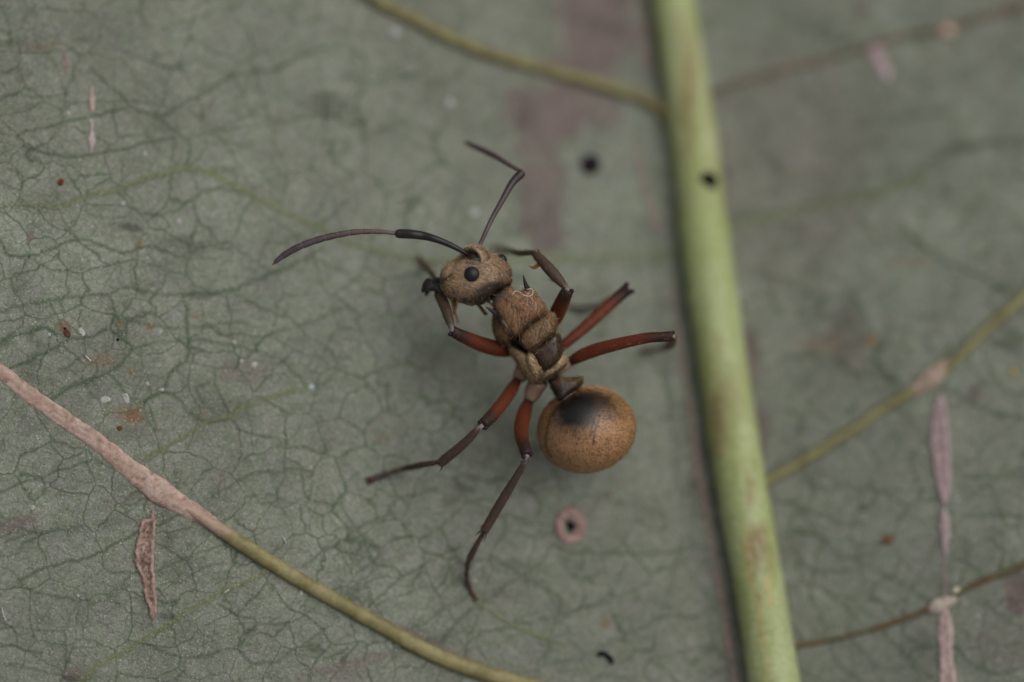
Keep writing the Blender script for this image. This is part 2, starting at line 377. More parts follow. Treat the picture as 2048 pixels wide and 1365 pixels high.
# ------------------------------------------------------------------ leaf blade mesh
STEP = 2.1
gx = np.arange(-110, 2161, STEP); gy = np.arange(-90, 1461, STEP)
nxd, nyd = len(gx), len(gy)
def raster(lines, hw_fn, wig=0.0, seed=0):
    """soft mask of polylines on the dense grid"""
    out = np.zeros((nyd, nxd), np.float32)
    for li, ln in enumerate(lines):
        hw, stren = hw_fn(li, ln)
        P = spline(ln, 7.0)
        if wig:
            P = P + wig * (np.stack([vnoise(P[:, 0] / 11, P[:, 1] / 11, seed), vnoise(P[:, 0] / 11 + 50, P[:, 1] / 11 + 50, seed)], 1) - 0.5) * 2
        for a, b in zip(P[:-1], P[1:]):
            r = hw * 2.6
            x0, x1 = min(a[0], b[0]) - r, max(a[0], b[0]) + r; y0, y1 = min(a[1], b[1]) - r, max(a[1], b[1]) + r
            i0 = max(0, int((x0 - gx[0]) / STEP)); i1 = min(nxd, int((x1 - gx[0]) / STEP) + 2)
            j0 = max(0, int((y0 - gy[0]) / STEP)); j1 = min(nyd, int((y1 - gy[0]) / STEP) + 2)
            if i0 >= i1 or j0 >= j1: continue
            X, Y = np.meshgrid(gx[i0:i1], gy[j0:j1])
            d = b - a; L = d @ d + 1e-9
            t = np.clip(((X - a[0]) * d[0] + (Y - a[1]) * d[1]) / L, 0, 1)
            D = np.hypot(X - a[0] - t * d[0], Y - a[1] - t * d[1])
            w = np.exp(-(D / hw) ** 2 * 0.9) * stren
            out[j0:j1, i0:i1] = np.maximum(out[j0:j1, i0:i1], w)
    return out
_rr = random.Random(3)
tert = raster(TERT, lambda i, ln: (_rr.uniform(2.3, 3.2) * (1.85 if ln[0][0] > 1450 or ln[0][1] < 300 and ln[0][0] > 640 else 1.0) * (1.15 if len(ln) > 6 else 0.9), _rr.uniform(0.62, 1.0) * (1.0 if len(ln) > 5 else 0.75)), 3.2, 40)
weak = raster([w[0] for w in WEAK], lambda i, ln: (WEAK[i][1], 0.9), 1.5, 41)
GX, GY = np.meshgrid(gx, gy)

def blotch(mask, items, seed, edge=0.25, rough=0.5, nscale=38):
    n = fbm(GX / nscale, GY / nscale, seed, 4) - 0.5
    for it in items:
        cx, cy, rx, ry, s = it[:5]; rot = it[5] if len(it) > 5 else 0
        c, sn = math.cos(rot), math.sin(rot)
        u = ((GX - cx) * c + (GY - cy) * sn) / rx; v = (-(GX - cx) * sn + (GY - cy) * c) / ry
        r = np.sqrt(u * u + v * v) + n * rough * 2
        mask[:] = np.maximum(mask, s * smooth01((1 + edge - r) / (2 * edge)))
brown = np.zeros_like(tert); orange = np.zeros_like(tert); dark = np.zeros_like(tert)
blotch(brown, [(1580, 340, 150, 230, .28), (1195, 60, 82, 105, 1), (1150, 150, 60, 50, .9), (1085, 380, 48, 70, .8), (1095, 460, 40, 50, .85), (1190, 60, 70, 95, .95), (1105, 228, 95, 62, .95), (1200, 200, 50, 60, .7), (1075, 290, 48, 42, .75), (1170, 170, 55, 40, .85), (1085, 440, 42, 50, .7), (1060, 350, 22, 60, .4), (2035, 1185, 30, 42, 1), (1310, 60, 24, 90, .5),
               (1500, 720, 20, 60, .8), (1515, 860, 24, 50, .75), (1452, 360, 16, 40, .7), (1446, 275, 12, 26, .7), (1450, 205, 22, 14, .5), (1620, 285, 34, 14, .35), (1720, 20, 14, 26, .5), (1950, 790, 16, 16, .8), (1690, 680, 40, 60, .35), (480, 745, 40, 22, .5), (30, 1050, 60, 14, .6, -.3), (840, 1275, 120, 8, .6, .4),
               (700, 1330, 110, 12, .55, -.25), (250, 1000, 60, 8, .35, -.4), (1460, 1300, 12, 80, .4), (2010, 1290, 70, 45, .35), (1215, 990, 9, 9, .8), (60, 475, 7, 16, .7, .4), (440, 960, 4, 26, .7, .15), (150, 1350, 22, 14, .8),
               (1140, 1052, 40, 46, .35), (1000, 1330, 10, 5, .4), (690, 1350, 60, 14, .4)], 50, 0.3, 0.45)
blotch(orange, [(265, 832, 20, 16, .8), (240, 825, 24, 14, .35), (130, 655, 13, 14, .55), (202, 722, 26, 12, .4), (278, 490, 7, 8, .6), (302, 656, 9, 6, .6), (395, 632, 12, 5, .5), (238, 648, 8, 7, .5), (80, 95, 30, 8, .35),
                (1640, 690, 60, 16, .3), (1820, 525, 40, 8, .35), (1212, 1248, 13, 9, .45), (400, 830, 10, 5, .3), (855, 640, 10, 6, .3)], 55, 0.55, 0.6, 9)
ring = np.abs(np.hypot((GX - 770) / 30, (GY - 860) / 24) + 0.5 * (fbm(GX / 14, GY / 14, 58, 3) - 0.5) - 0.85)
orange = np.maximum(orange, 0.30 * smooth01((0.5 - ring) / 0.5) * smooth01((fbm(GX / 11, GY / 11, 63, 3) - 0.38) / 0.2))
blotch(dark, [(258, 455, 24, 9, .7, .1), (370, 490, 40, 16, .35, .2), (440, 340, 26, 10, .4), (655, 208, 45, 26, .5), (400, 592, 26, 7, .4), (80, 690, 26, 8, .4, .2), (170, 80, 16, 6, .4), (60, 310, 14, 20, .35), (280, 1040, 60, 10, .3),
              (660, 890, 26, 14, .3), (450, 820, 60, 30, .3), (925, 975, 26, 9, .5, .2), (930, 1130, 16, 12, .4), (1120, 1215, 22, 18, .35), (250, 870, 40, 14, .3), (1890, 380, 14, 9, .6), (1920, 295, 30, 12, .6), (1770, 750, 36, 12, .6, .5),
              (330, 1232, 22, 6, .5, .2), (150, 1358, 30, 8, .5), (1550, 380, 10, 10, .5), (1320, 640, 8, 300, .3, -.12), (880, 700, 60, 30, .2), (1700, 620, 30, 40, .3), (1740, 750, 22, 16, .4), (2000, 690, 40, 10, .4, .4), (1020, 1130, 26, 10, .3),
              (120, 1060, 100, 16, .25, -.1), (1860, 1300, 60, 40, .2), (600, 480, 30, 8, .3), (900, 1000, 16, 9, .3), (2030, 15, 24, 16, .5), (1840, 80, 30, 8, .4)], 60, 0.5, 0.7, 22)
dark = np.maximum(dark, 0.30 * smooth01((fbm(GX / 120 + 40, GY / 120, 66, 4) - 0.55) / 0.18) * smooth01((fbm(GX / 18, GY / 18, 67, 3) - 0.4) / 0.25))

# grid that is fine where the camera looks and coarse to the leaf's margin
outer = np.array([1.0, 0.94, 0.86, 0.77, 0.67, 0.56, 0.45, 0.35, 0.26, 0.18, 0.11, 0.05])
yb = np.concatenate([gy[0] - outer * 4700, gy, gy[-1] + outer[::-1] * 3300])
def half_w(py):                                        # half breadth of the leaf along its length (apex at the top)
    t = np.clip((py - yb[0]) / (yb[-1] - yb[0]), 0, 1)
    return 3600 * np.sin(np.pi * t ** 0.92) ** 0.62 + 30
rows = []
for py in yb:
    hw = half_w(py); mx = float(np.interp(py, [yb[0], -260, 1650, yb[-1]], [900, 1322, 1590, 1900]))
    xl, xr = mx - hw, mx + hw
    a, b = gx[0], gx[-1]
    if xl > a - 60 or xr < b + 60:                     # near apex and base: squeeze the fine columns
        a2, b2 = mx - hw * 0.5, mx + hw * 0.5
    else: a2, b2 = a, b
    mid = a2 + (gx - a) / (b - a) * (b2 - a2)
    rows.append(np.concatenate([a2 - outer * (a2 - xl), mid, b2 + outer[::-1] * (xr - b2)]))
BX = np.array(rows); BY = np.repeat(yb[:, None], BX.shape[1], 1)
no = len(outer)
def pad(m): return np.pad(m, ((no, no), (no, no)))
tertP, weakP = pad(tert), pad(weak)
BZ = leaf_z(BX, BY) + 0.005 * weakP + 0.004 * tertP
# the blade dips beside the midrib
dm = (BX - mid_x(BY)) / PPB
k = (CAM_H - BZ) / CAM_H
WX = (BX - 1024) / PPB * k; WY = -(BY - 682.5) / PPB * k
ny, nx = BX.shape
co = np.stack([WX, WY, BZ], -1).reshape(-1, 3).astype(np.float32)
idx = np.arange(ny * nx).reshape(ny, nx)
quads = np.stack([idx[1:, :-1], idx[1:, 1:], idx[:-1, 1:], idx[:-1, :-1]], -1).reshape(-1, 4)
# the little bite hole: faces left out
HOLE = [(1141 + (x - 1142) * 0.78, 1053 + (y - 1053) * 0.78) for x, y in [(1131, 1040), (1137, 1034), (1143, 1041), (1152, 1047), (1160, 1052), (1152, 1058), (1146, 1064), (1143, 1073), (1136, 1066), (1131, 1052)]]
def inside(px, py, poly):
    c = np.zeros(px.shape, bool); j = len(poly) - 1
    for i in range(len(poly)):
        xi, yi = poly[i]; xj, yj = poly[j]
        cond = ((yi > py) != (yj > py)) & (px < (xj - xi) * (py - yi) / (yj - yi + 1e-9) + xi)
        c ^= cond; j = i
    return c
qc = BX.ravel()[quads].mean(1), BY.ravel()[quads].mean(1)
quads = quads[~inside(qc[0], qc[1], HOLE)]
me = bpy.data.meshes.new('blade')
me.vertices.add(len(co)); me.vertices.foreach_set('co', co.ravel())
me.loops.add(quads.size); me.loops.foreach_set('vertex_index', quads.ravel().astype(np.int32))
me.polygons.add(len(quads)); me.polygons.foreach_set('loop_start', np.arange(0, quads.size, 4, dtype=np.int32))
me.polygons.foreach_set('use_smooth', np.ones(len(quads), bool))
me.update(calc_edges=True)
for an, ch in (('veins', (tert, weak, weak * 0)), ('stains', (brown, orange, dark))):
    a = me.attributes.new(an, 'FLOAT_COLOR', 'POINT')
    C = np.stack([pad(ch[0]), pad(ch[1]), pad(ch[2]), np.ones((ny, nx), np.float32)], -1)
    a.data.foreach_set('color', C.astype(np.float32).ravel())
me.materials.append(M['blade'])
leaf = empty('leaf', (0, 0, -0.5))
tag(leaf, 'large grey-green leaf, underside up, with thick pale midrib and side veins', 'leaf')
blade = link(bpy.data.objects.new('blade', me)); adopt(blade, leaf)

# soil far below the leaf's middle: the leaf's low edge rests on it
GZ = float(co[:, 2].min()) + 0.06
gv = [(-400, -400, GZ), (400, -400, GZ), (400, 400, GZ), (-400, 400, GZ)]
g = mesh_obj('ground', gv, [(0, 1, 2, 3)], M['soil'], smooth=False); tag(g, kind='structure')

# ------------------------------------------------------------------ raised veins
def vein(name, pts, widths, colour_fn, height=1.0, sink=0.35, n=20, step=6.0, lump=0.05, mat='vein', seed=0):
    """pts in photo pixels on the blade, widths = full width there; colour_fn(px, py, a) -> rgb (n x 3)"""
    P = spline([(*p, w) for p, w in zip(pts, widths)], step)
    r = P[:, 2] / 2 / PPB
    r = r * (1 + lump * (fbm(P[:, 0] / 30, P[:, 1] / 30, 70 + seed, 3) - 0.5) * 2)
    z = leaf_z(P[:, 0], P[:, 1]) + r * height * (1 - sink) * 0.5
    kk = (CAM_H - z) / CAM_H
    path = np.stack([(P[:, 0] - 1024) / PPB * kk, -(P[:, 1] - 682.5) / PPB * kk, z], 1)
    V, F = tube(path, r, n, flat=height)
    px = np.repeat(P[:, 0], n); py = np.repeat(P[:, 1], n); ang = np.tile(2 * np.pi * np.arange(n) / n, len(P))
    hx = 1024 + V[:, 0] / ((CAM_H - V[:, 2]) / CAM_H) * PPB; hy = 682.5 - V[:, 1] / ((CAM_H - V[:, 2]) / CAM_H) * PPB
    C = colour_fn(hx, hy, px, py)
    o = mesh_obj(name, V, F, M[mat], cols={'tint': C}); adopt(o, leaf); return o

def mix(a, b, t):
    t = np.asarray(t)[..., None]; return np.asarray(a) * (1 - t) + np.asarray(b) * t
def mid_col(hx, hy, px, py):
    C = mix(np.broadcast_to(lin(148, 158, 104), (len(hx), 3)), lin(160, 168, 122), smooth01((fbm(hx / 26, hy / 200, 80, 3) - 0.35) / 0.3))
    C = mix(C, lin(140, 146, 90), 0.5 * smooth01((fbm(hx / 60, hy / 120, 84, 3) - 0.5) / 0.2))
    w = 0 * hx
    n = fbm(hx / 16, hy / 30, 86, 3) - 0.5
    for cx, cy, rx, ry, s in [(1378, 170, 16, 110, .75), (1362, 80, 12, 60, .5), (1435, 840, 14, 70, .75), (1452, 805, 30, 60, .4), (1512, 1090, 22, 46, .9), (1500, 985, 8, 30, .6), (1523, 1070, 7, 22, .8), (1425, 380, 8, 12, .3), (1540, 1130, 16, 30, .5),
                              (1432, 680, 12, 14, .35), (1362, 215, 8, 80, .3)]:
        r = np.sqrt(((hx - cx) / rx) ** 2 + ((hy - cy) / ry) ** 2) + n * 1.1
        w = np.maximum(w, s * 0.85 * smooth01((1.5 - r) / 1.1))
    C = mix(C, lin(122, 100, 66), np.clip(w * 1.05, 0, 1))
    C = mix(C, lin(164, 168, 132), 0.35 * smooth01((fbm(hx / 5, hy / 90, 87, 3) - 0.58) / 0.1))
    # cracks running along it: pale corky lips, dark inside
    for ln, hw, c in [([(1490, 1062), (1497, 1110), (1502, 1150), (1512, 1190), (1520, 1240), (1528, 1290), (1534, 1330), (1540, 1370)], 4.2, (170, 140, 96)),
                      ([(1533, 1160), (1538, 1185), (1545, 1212)], 3.6, (184, 156, 108)), ([(1502, 1128), (1510, 1165), (1516, 1200)], 2.4, (84, 64, 40)), ([(1441, 880), (1444, 905)], 5, (176, 158, 116)),
                      ([(1420, 530), (1423, 620)], 5, (158, 164, 120)), ([(1392, 110), (1408, 230), (1420, 330)], 5, (160, 156, 124))]:
        Q = spline(ln, 5); D = np.min(np.hypot(hx[:, None] - Q[None, :, 0], hy[:, None] - Q[None, :, 1]), 1)
        C = mix(C, lin(*c), 0.85 * np.exp(-(D / hw) ** 2) * smooth01((fbm(hx / 9, hy / 9, 90, 2) - 0.25) / 0.3))
    return C
def side_col(a, b, seed):
    def f(hx, hy, px, py):
        return mix(np.broadcast_to(lin(*a), (len(hx), 3)), lin(*b), smooth01((fbm(hx / 30, hy / 30, seed, 3) - 0.35) / 0.3))
    return f
mw = [(-260, 84), (0, 92), (450, 105), (900, 105), (1365, 105), (1650, 108)]
MID_D = [(float(mid_x(y)) - 5 + 6 * min(max(y, 0) / 1365, 1), y) for y in range(-260, 1651, 60)]
# the midrib goes on out of view to the leaf's base and tip
EXT_T = [(1180, -1400), (1060, -2600), (950, -3700), (905, -4700)]; EXT_B = [(1650, 2000), (1760, 3000), (1860, 4100), (1900, 4750)]
ext_pts = EXT_T[::-1] + [(x, y) for x, y in MID_D] + EXT_B
ext_w = [14, 32, 52, 66] + [float(np.interp(y, [m[0] for m in mw], [m[1] for m in mw])) for _, y in MID_D] + [114, 124, 136, 150]
midrib = vein('midrib', ext_pts, ext_w, mid_col, 1.05, -0.4, 40, 7.0, 0.05, seed=1)
midrib['label'] = 'thick smooth pale green midrib with brown streaks and cracks'

SV1 = [(330, -300), (600, -110), (755, 2), (812, 31), (880, 66), (950, 97), (1020, 119), (1100, 141), (1180, 163), (1250, 185), (1300, 204), (1330, 228), (1352, 262)]
vein('side_vein', SV1, [14, 22, 26, 26, 26, 26, 26, 26, 27, 27, 28, 32, 40], side_col((126, 122, 82), (112, 104, 70), 100), 1.0, -0.4, 20, seed=2)
SV2 = [(-260, 560), (0, 742), (180, 874), (300, 968), (360, 1008), (400, 1034), (450, 1066), (520, 1112), (600, 1161), (680, 1206), (760, 1251), (830, 1290), (900, 1323), (980, 1350), (1060, 1372), (1250, 1420), (1420, 1500), (1560, 1620)]
def sv2_col(hx, hy, px, py):
    C = side_col((118, 111, 72), (136, 128, 88), 104)(hx, hy, px, py)
    return mix(C, lin(164, 140, 122), smooth01((500 - px + 90 * (fbm(hx / 12, hy / 12, 106, 3) - 0.5)) / 90))
vein('side_vein', SV2, [8, 9, 9, 9, 12, 20, 28, 30, 30, 30, 30, 30, 31, 32, 33, 34, 38, 50], sv2_col, 0.85, -0.1, 20, seed=3)
SV3 = [(1490, 985), (1535, 962), (1600, 925), (1680, 876), (1760, 822), (1820, 785), (1900, 730), (1970, 662), (2048, 592), (2160, 470), (2400, 250)]
vein('side_vein', SV3, [28, 24, 21, 20, 20, 20, 20, 22, 22, 20, 14], side_col((124, 122, 82), (112, 106, 70), 108), 0.95, -0.3, 16, seed=4)
SV4 = [(1560, 1296), (1620, 1288), (1680, 1276), (1760, 1254), (1840, 1226), (1900, 1196), (1960, 1164), (2048, 1130), (2200, 1060), (2420, 930)]
vein('side_vein', SV4, [12, 10, 10, 11, 12, 12, 13, 14, 12, 8], side_col((92, 90, 62), (96, 76, 52), 112), 1.0, -0.2, 12, seed=5)
SV5 = [(1400, 194), (1450, 176), (1500, 160), (1600, 132), (1700, 106), (1800, 76), (1900, 54), (2048, 10), (2250, -70)]
vein('side_vein', SV5, [20, 17, 15, 14, 15, 15, 15, 15, 10], side_col((88, 84, 68), (104, 84, 72), 116), 0.7, 0.3, 12, seed=6)

# ------------------------------------------------------------------ corky scars (raised, rough patches of the leaf)
def scar(name, outline, height, cols, seed, crater=0.0, label=None, rag=1.6):
    """outline in photo pixels; a low rough pad raised from the blade"""
    O = np.array(outline, float); c = O.mean(0)
    O = np.vstack([O, O[:1]]); Q = spline(O, 6.0)[:-1]
    Q = Q + rag * (RNG.random(Q.shape) - 0.5) * 2
    # distance-based pad on a little grid
    x0, y0 = Q.min(0) - 2; x1, y1 = Q.max(0) + 2
    st = max(1.8, min(3.0, (x1 - x0) / 14))
    X, Y = np.meshgrid(np.arange(x0, x1 + st, st), np.arange(y0, y1 + st, st))
    ins = inside(X, Y, [tuple(q) for q in Q])
    D = np.full(X.shape, 1e9)
    for q in Q: D = np.minimum(D, np.hypot(X - q[0], Y - q[1]))
    D = np.where(ins, D, -D)
    prof = smooth01((D + 1.5) / 7.0)
    n1 = fbm(X / 7, Y / 7, seed, 3); n2 = fbm(X / 3.2, Y / 3.2, seed + 3, 2)
    H = height * (prof * (0.55 + 0.7 * n1) + 0.4 * (n2 - 0.5) * prof)
    inner = smooth01((D - 5) / 6.0)
    H = H - crater * height * inner * smooth01((n1 - 0.25) / 0.3)
    Z = leaf_z(X, Y) + H - 0.004
    kk = (CAM_H - Z) / CAM_H
    V = np.stack([(X - 1024) / PPB * kk, -(Y - 682.5) / PPB * kk, Z], -1).reshape(-1, 3)
    keep = (D > -2.2)
    id2 = np.arange(X.size).reshape(X.shape)
    F = []
    ky = keep[1:, :-1] & keep[1:, 1:] & keep[:-1, 1:] & keep[:-1, :-1]
    for j, i in zip(*np.nonzero(ky)): F.append((id2[j + 1, i], id2[j + 1, i + 1], id2[j, i + 1], id2[j, i]))
    used = np.unique(np.array(F).ravel()); remap = -np.ones(X.size, int); remap[used] = np.arange(len(used))
    F = [tuple(remap[list(f)]) for f in F]
    t = smooth01((n1 - 0.3) / 0.35)
    C = mix(np.broadcast_to(lin(*cols[0]), X.shape + (3,)), lin(*cols[1]), t)
    if crater: C = mix(C, lin(*cols[2]), inner * smooth01((n2 - 0.35) / 0.3) * 0.8)
    o = mesh_obj(name, V[used], F, M['cork'], cols={'tint': C.reshape(-1, 3)[used]}); adopt(o, leaf)
    if label: o['label'] = label
    return o
def c_zoom(k, pts): return [(OFF[k][0] + x / 2.923, OFF[k][1] + y / 2.923) for x, y in pts]
PINK = ((134, 108, 100), (160, 132, 124), (84, 62, 54))
scar('corky_scar', c_zoom('C', [(893, 345), (870, 400), (825, 412), (812, 450), (800, 520), (786, 600), (790, 690), (820, 740), (832, 800), (846, 880), (872, 960), (884, 1010), (895, 1032), (906, 990), (922, 940), (922, 870), (912, 800), (905, 740), (900, 640), (905, 560), (916, 480), (912, 420), (905, 380)]),
     0.020, ((142, 117, 108), (162, 140, 130), (92, 74, 66)), 130, 0.7, 'rough pink-brown corky scar, sunken and crusted along its middle')
scar('corky_scar', c_zoom('F', [(1545, 985), (1520, 1060), (1500, 1180), (1498, 1300)]) + c_zoom('G', [(1515, 110), (1530, 190), (1550, 270), (1565, 330), (1585, 330), (1612, 270), (1620, 180), (1618, 60)]) + c_zoom('F', [(1618, 1280), (1605, 1180), (1590, 1060), (1570, 985)]),
     0.022, ((156, 136, 137), (168, 150, 150), (120, 102, 100)), 134, 0.2, 'long mauve corky streak beside the corky node of the side vein')
scar('corky_scar', c_zoom('G', [(1562, 350), (1545, 420), (1550, 490), (1560, 560), (1575, 640), (1592, 640), (1605, 560), (1618, 480), (1605, 400), (1590, 350)]), 0.016, ((152, 136, 136), (166, 150, 149), (110, 90, 86)), 138)
scar('corky_scar', [(1884, 1112), (1883, 1150), (1885, 1200), (1894, 1200), (1893, 1150), (1894, 1112)], 0.008, ((124, 116, 110), (134, 124, 120), (110, 90, 86)), 140, 0, None, 0.6)
scar('corky_scar', c_zoom('G', [(1550, 930), (1545, 1000), (1535, 1080), (1545, 1160), (1552, 1260), (1548, 1400), (1650, 1400), (1640, 1260), (1630, 1160), (1632, 1080), (1620, 1000), (1600, 930)]), 0.020, ((168, 148, 144), (182, 164, 158), (130, 108, 102)), 142, 0.2)
scar('corky_scar', c_zoom('A', [(525, 505), (520, 560), (515, 610), (530, 655), (550, 650), (560, 600), (550, 550), (546, 505)]), 0.014, ((156, 140, 130), (176, 162, 152), (100, 84, 80)), 146, 0, None, 0.8)
scar('corky_scar', c_zoom('A', [(522, 700), (520, 770), (510, 820), (520, 870), (534, 905), (546, 865), (560, 820), (550, 770), (546, 700)]), 0.014, ((156, 142, 138), (176, 164, 160), (100, 84, 80)), 150, 0, None, 0.8)
scar('corky_scar', c_zoom('A', [(362, 300), (362, 400), (372, 440), (392, 440), (404, 400), (396, 340), (392, 300)]), 0.008, ((118, 108, 102), (130, 120, 114), (100, 84, 80)), 154, 0, None, 0.8)
scar('corky_scar', c_zoom('E', [(1115, 290), (1150, 265), (1210, 270), (1220, 310), (1240, 360), (1272, 420), (1262, 465), (1225, 470), (1190, 410), (1150, 345)]), 0.016, ((156, 130, 132), (176, 160, 162), (110, 84, 80)), 158)
# pink line of cork running beside the midrib
for pts in ([(1262, -60), (1268, 0), (1278, 50), (1288, 100), (1300, 160)], [(1274, 258), (1280, 310), (1290, 370), (1308, 430), (1320, 470)],
            [(1338, 545), (1352, 640), (1368, 750), (1384, 850), (1398, 950), (1412, 1020), (1428, 1110), (1444, 1200), (1458, 1290), (1472, 1370), (1486, 1440)]):
    Q = spline(pts, 30); L = []; R = []
    for i, q in enumerate(Q):
        w = 5.5 * (0.45 + 0.9 * float(vnoise(np.array(q[0] / 40), np.array(q[1] / 40), 161))) * min(1, 0.25 + i * .5, 0.25 + (len(Q) - 1 - i) * .5)
        L.append((q[0] - w, q[1])); R.append((q[0] + w, q[1]))
    scar('corky_line', L + R[::-1], 0.014, ((136, 112, 106), (150, 130, 124), (100, 84, 80)), 160, 0, None, 0.6)
# bark-like pink sheath over the upper stretch of the lower side vein, and cork on other veins
def sheath(name, pts, widths, a, b, seed, height=0.8, label=None):
    def f(hx, hy, px, py):
        C = mix(np.broadcast_to(lin(*a), (len(hx), 3)), lin(*b), smooth01((fbm((hx * .81 + hy * .58) / 46, (-hx * .58 + hy * .81) / 5, seed, 3) - 0.35) / 0.3))
        return mix(C, lin(120, 92, 78), 0.6 * smooth01((fbm(hx / 9, hy / 9, seed + 4, 3) - 0.60) / 0.14))
    o = vein(name, pts, widths, f, height, 0.1, 22, 4.0, 0.22, 'cork', seed)
    if label: o['label'] = label
    return o
sheath('corky_sheath', [(-260, 560), (-120, 650), (0, 742), (40, 776), (90, 812), (130, 840), (180, 874), (220, 905), (255, 935), (290, 962), (330, 990), (362, 1010), (392, 1026), (416, 1042), (436, 1056)],
       [20, 26, 28, 31, 34, 34, 33, 34, 37, 46, 48, 42, 38, 34, 18], (164, 138, 125), (180, 158, 146), 170, 0.34, 'pale pink corky sheath over the lower side vein')
sheath('corky_node', [(1752, 828), (1785, 806), (1812, 790), (1840, 774), (1868, 752), (1890, 734), (1908, 722)], [16, 19, 22, 34, 38, 30, 16], (150, 130, 116), (164, 148, 134), 176, 0.7, 'pale corky swelling on the side vein')
sheath('corky_node', [(1858, 1222), (1872, 1214), (1890, 1206), (1912, 1196)], [14, 26, 26, 12], (170, 156, 146), (186, 174, 162), 180, 0.8, 'small whitish corky swelling on the thin side vein')
sheath('corky_node', [(1545, 146), (1570, 139), (1605, 130), (1640, 120)], [10, 18, 18, 10], (120, 108, 92), (132, 118, 104), 184, 0.5)
# raised pink lip round the bite hole
ringp = [(1140 + 21 * math.cos(a), 1052 + 27 * math.sin(a)) for a in np.linspace(0, 2 * math.pi, 40)]
def ring_col(hx, hy, px, py): return mix(np.broadcast_to(lin(140, 112, 106), (len(hx), 3)), lin(160, 136, 130), smooth01((fbm(hx / 8, hy / 8, 190, 3) - .35) / .3))
hl = vein('hole_lip', ringp, [20] * 40, ring_col, 0.4, 0.2, 12, 4, 0.12, 'cork', 9); hl['label'] = 'raised pink-brown ring round a small ragged hole'
pad_in = [(1140 + 20 * math.cos(a), 1052 + 26 * math.sin(a)) for a in np.linspace(0, 2 * math.pi, 24)[:-1]]

# ------------------------------------------------------------------ the ant
GOLD = (147, 122, 103); TAN = (158, 136, 108); BROWN = (86, 66, 46); DARK = (38, 32, 28)
ant_base = PX(1075, 680, float(leaf_z(1075, 680)))
ant = empty('ant', ant_base)
tag(ant, 'golden-haired spiny ant with rust-red thighs standing on the leaf', 'ant')

def blob(outline, zc, up, down, e=0.62, tilt=(0, 0), col=GOLD, n=72, m=22, centre=None, zp=1.0):
    """rounded solid whose widest section follows the outline (photo pixels); up/down = heights above/below zc"""
    O = np.array(outline + outline[:1], float); Q = spline(O, 3.0)[:-1]
    sel = np.linspace(0, len(Q), n, endpoint=False).astype(int); Q = Q[sel]
    c = np.array(centre if centre else outline, float); c = c if centre else np.array(outline, float).mean(0)
    if np.sum((Q[:, 0] - c[0]) * np.roll(Q[:, 1] - c[1], -1) - (Q[:, 1] - c[1]) * np.roll(Q[:, 0] - c[0], -1)) > 0: Q = Q[::-1]   # counter-clockwise seen from above
    V = []; phis = np.linspace(-math.pi / 2, math.pi / 2, m)[1:-1]
    def pt(q, s):
        px, py = q; zz = zc + tilt[0] * (px - c[0]) / PPB - tilt[1] * (py - c[1]) / PPB
        return PX(px, py, zz + s)
    for ph in phis:
        f = max(math.cos(ph), 0) ** e; s = math.sin(ph); s = (up if s > 0 else down) * math.copysign(abs(s) ** zp, s)
        for q in Q: V.append(pt(c + (q - c) * f, s))
    F = []; mm = len(phis)
    for i in range(mm - 1):
        for k2 in range(n):
            a = (k2 + 1) % n; F.append((i * n + k2, i * n + a, (i + 1) * n + a, (i + 1) * n + k2))
    V.append(pt(c, -down)); V.append(pt(c, up)); b0 = len(V) - 2
    for k2 in range(n):
        a = (k2 + 1) % n; F.append((b0, a, k2)); F.append((b0 + 1, (mm - 1) * n + k2, (mm - 1) * n + a))
    return np.array(V), F, np.array(lin(*col))
def rod(pts, col, n=14, step=0.01):
    """pts: (px, py, z, width px)"""
    P = np.array([np.append(PX(p[0], p[1], p[2]), p[3] / 2 / PPB) for p in pts])
    Q = spline(P, step); V, F = tube(Q[:, :3], np.maximum(Q[:, 3], 0.0006), n)
    return V, F, np.array(lin(*col))

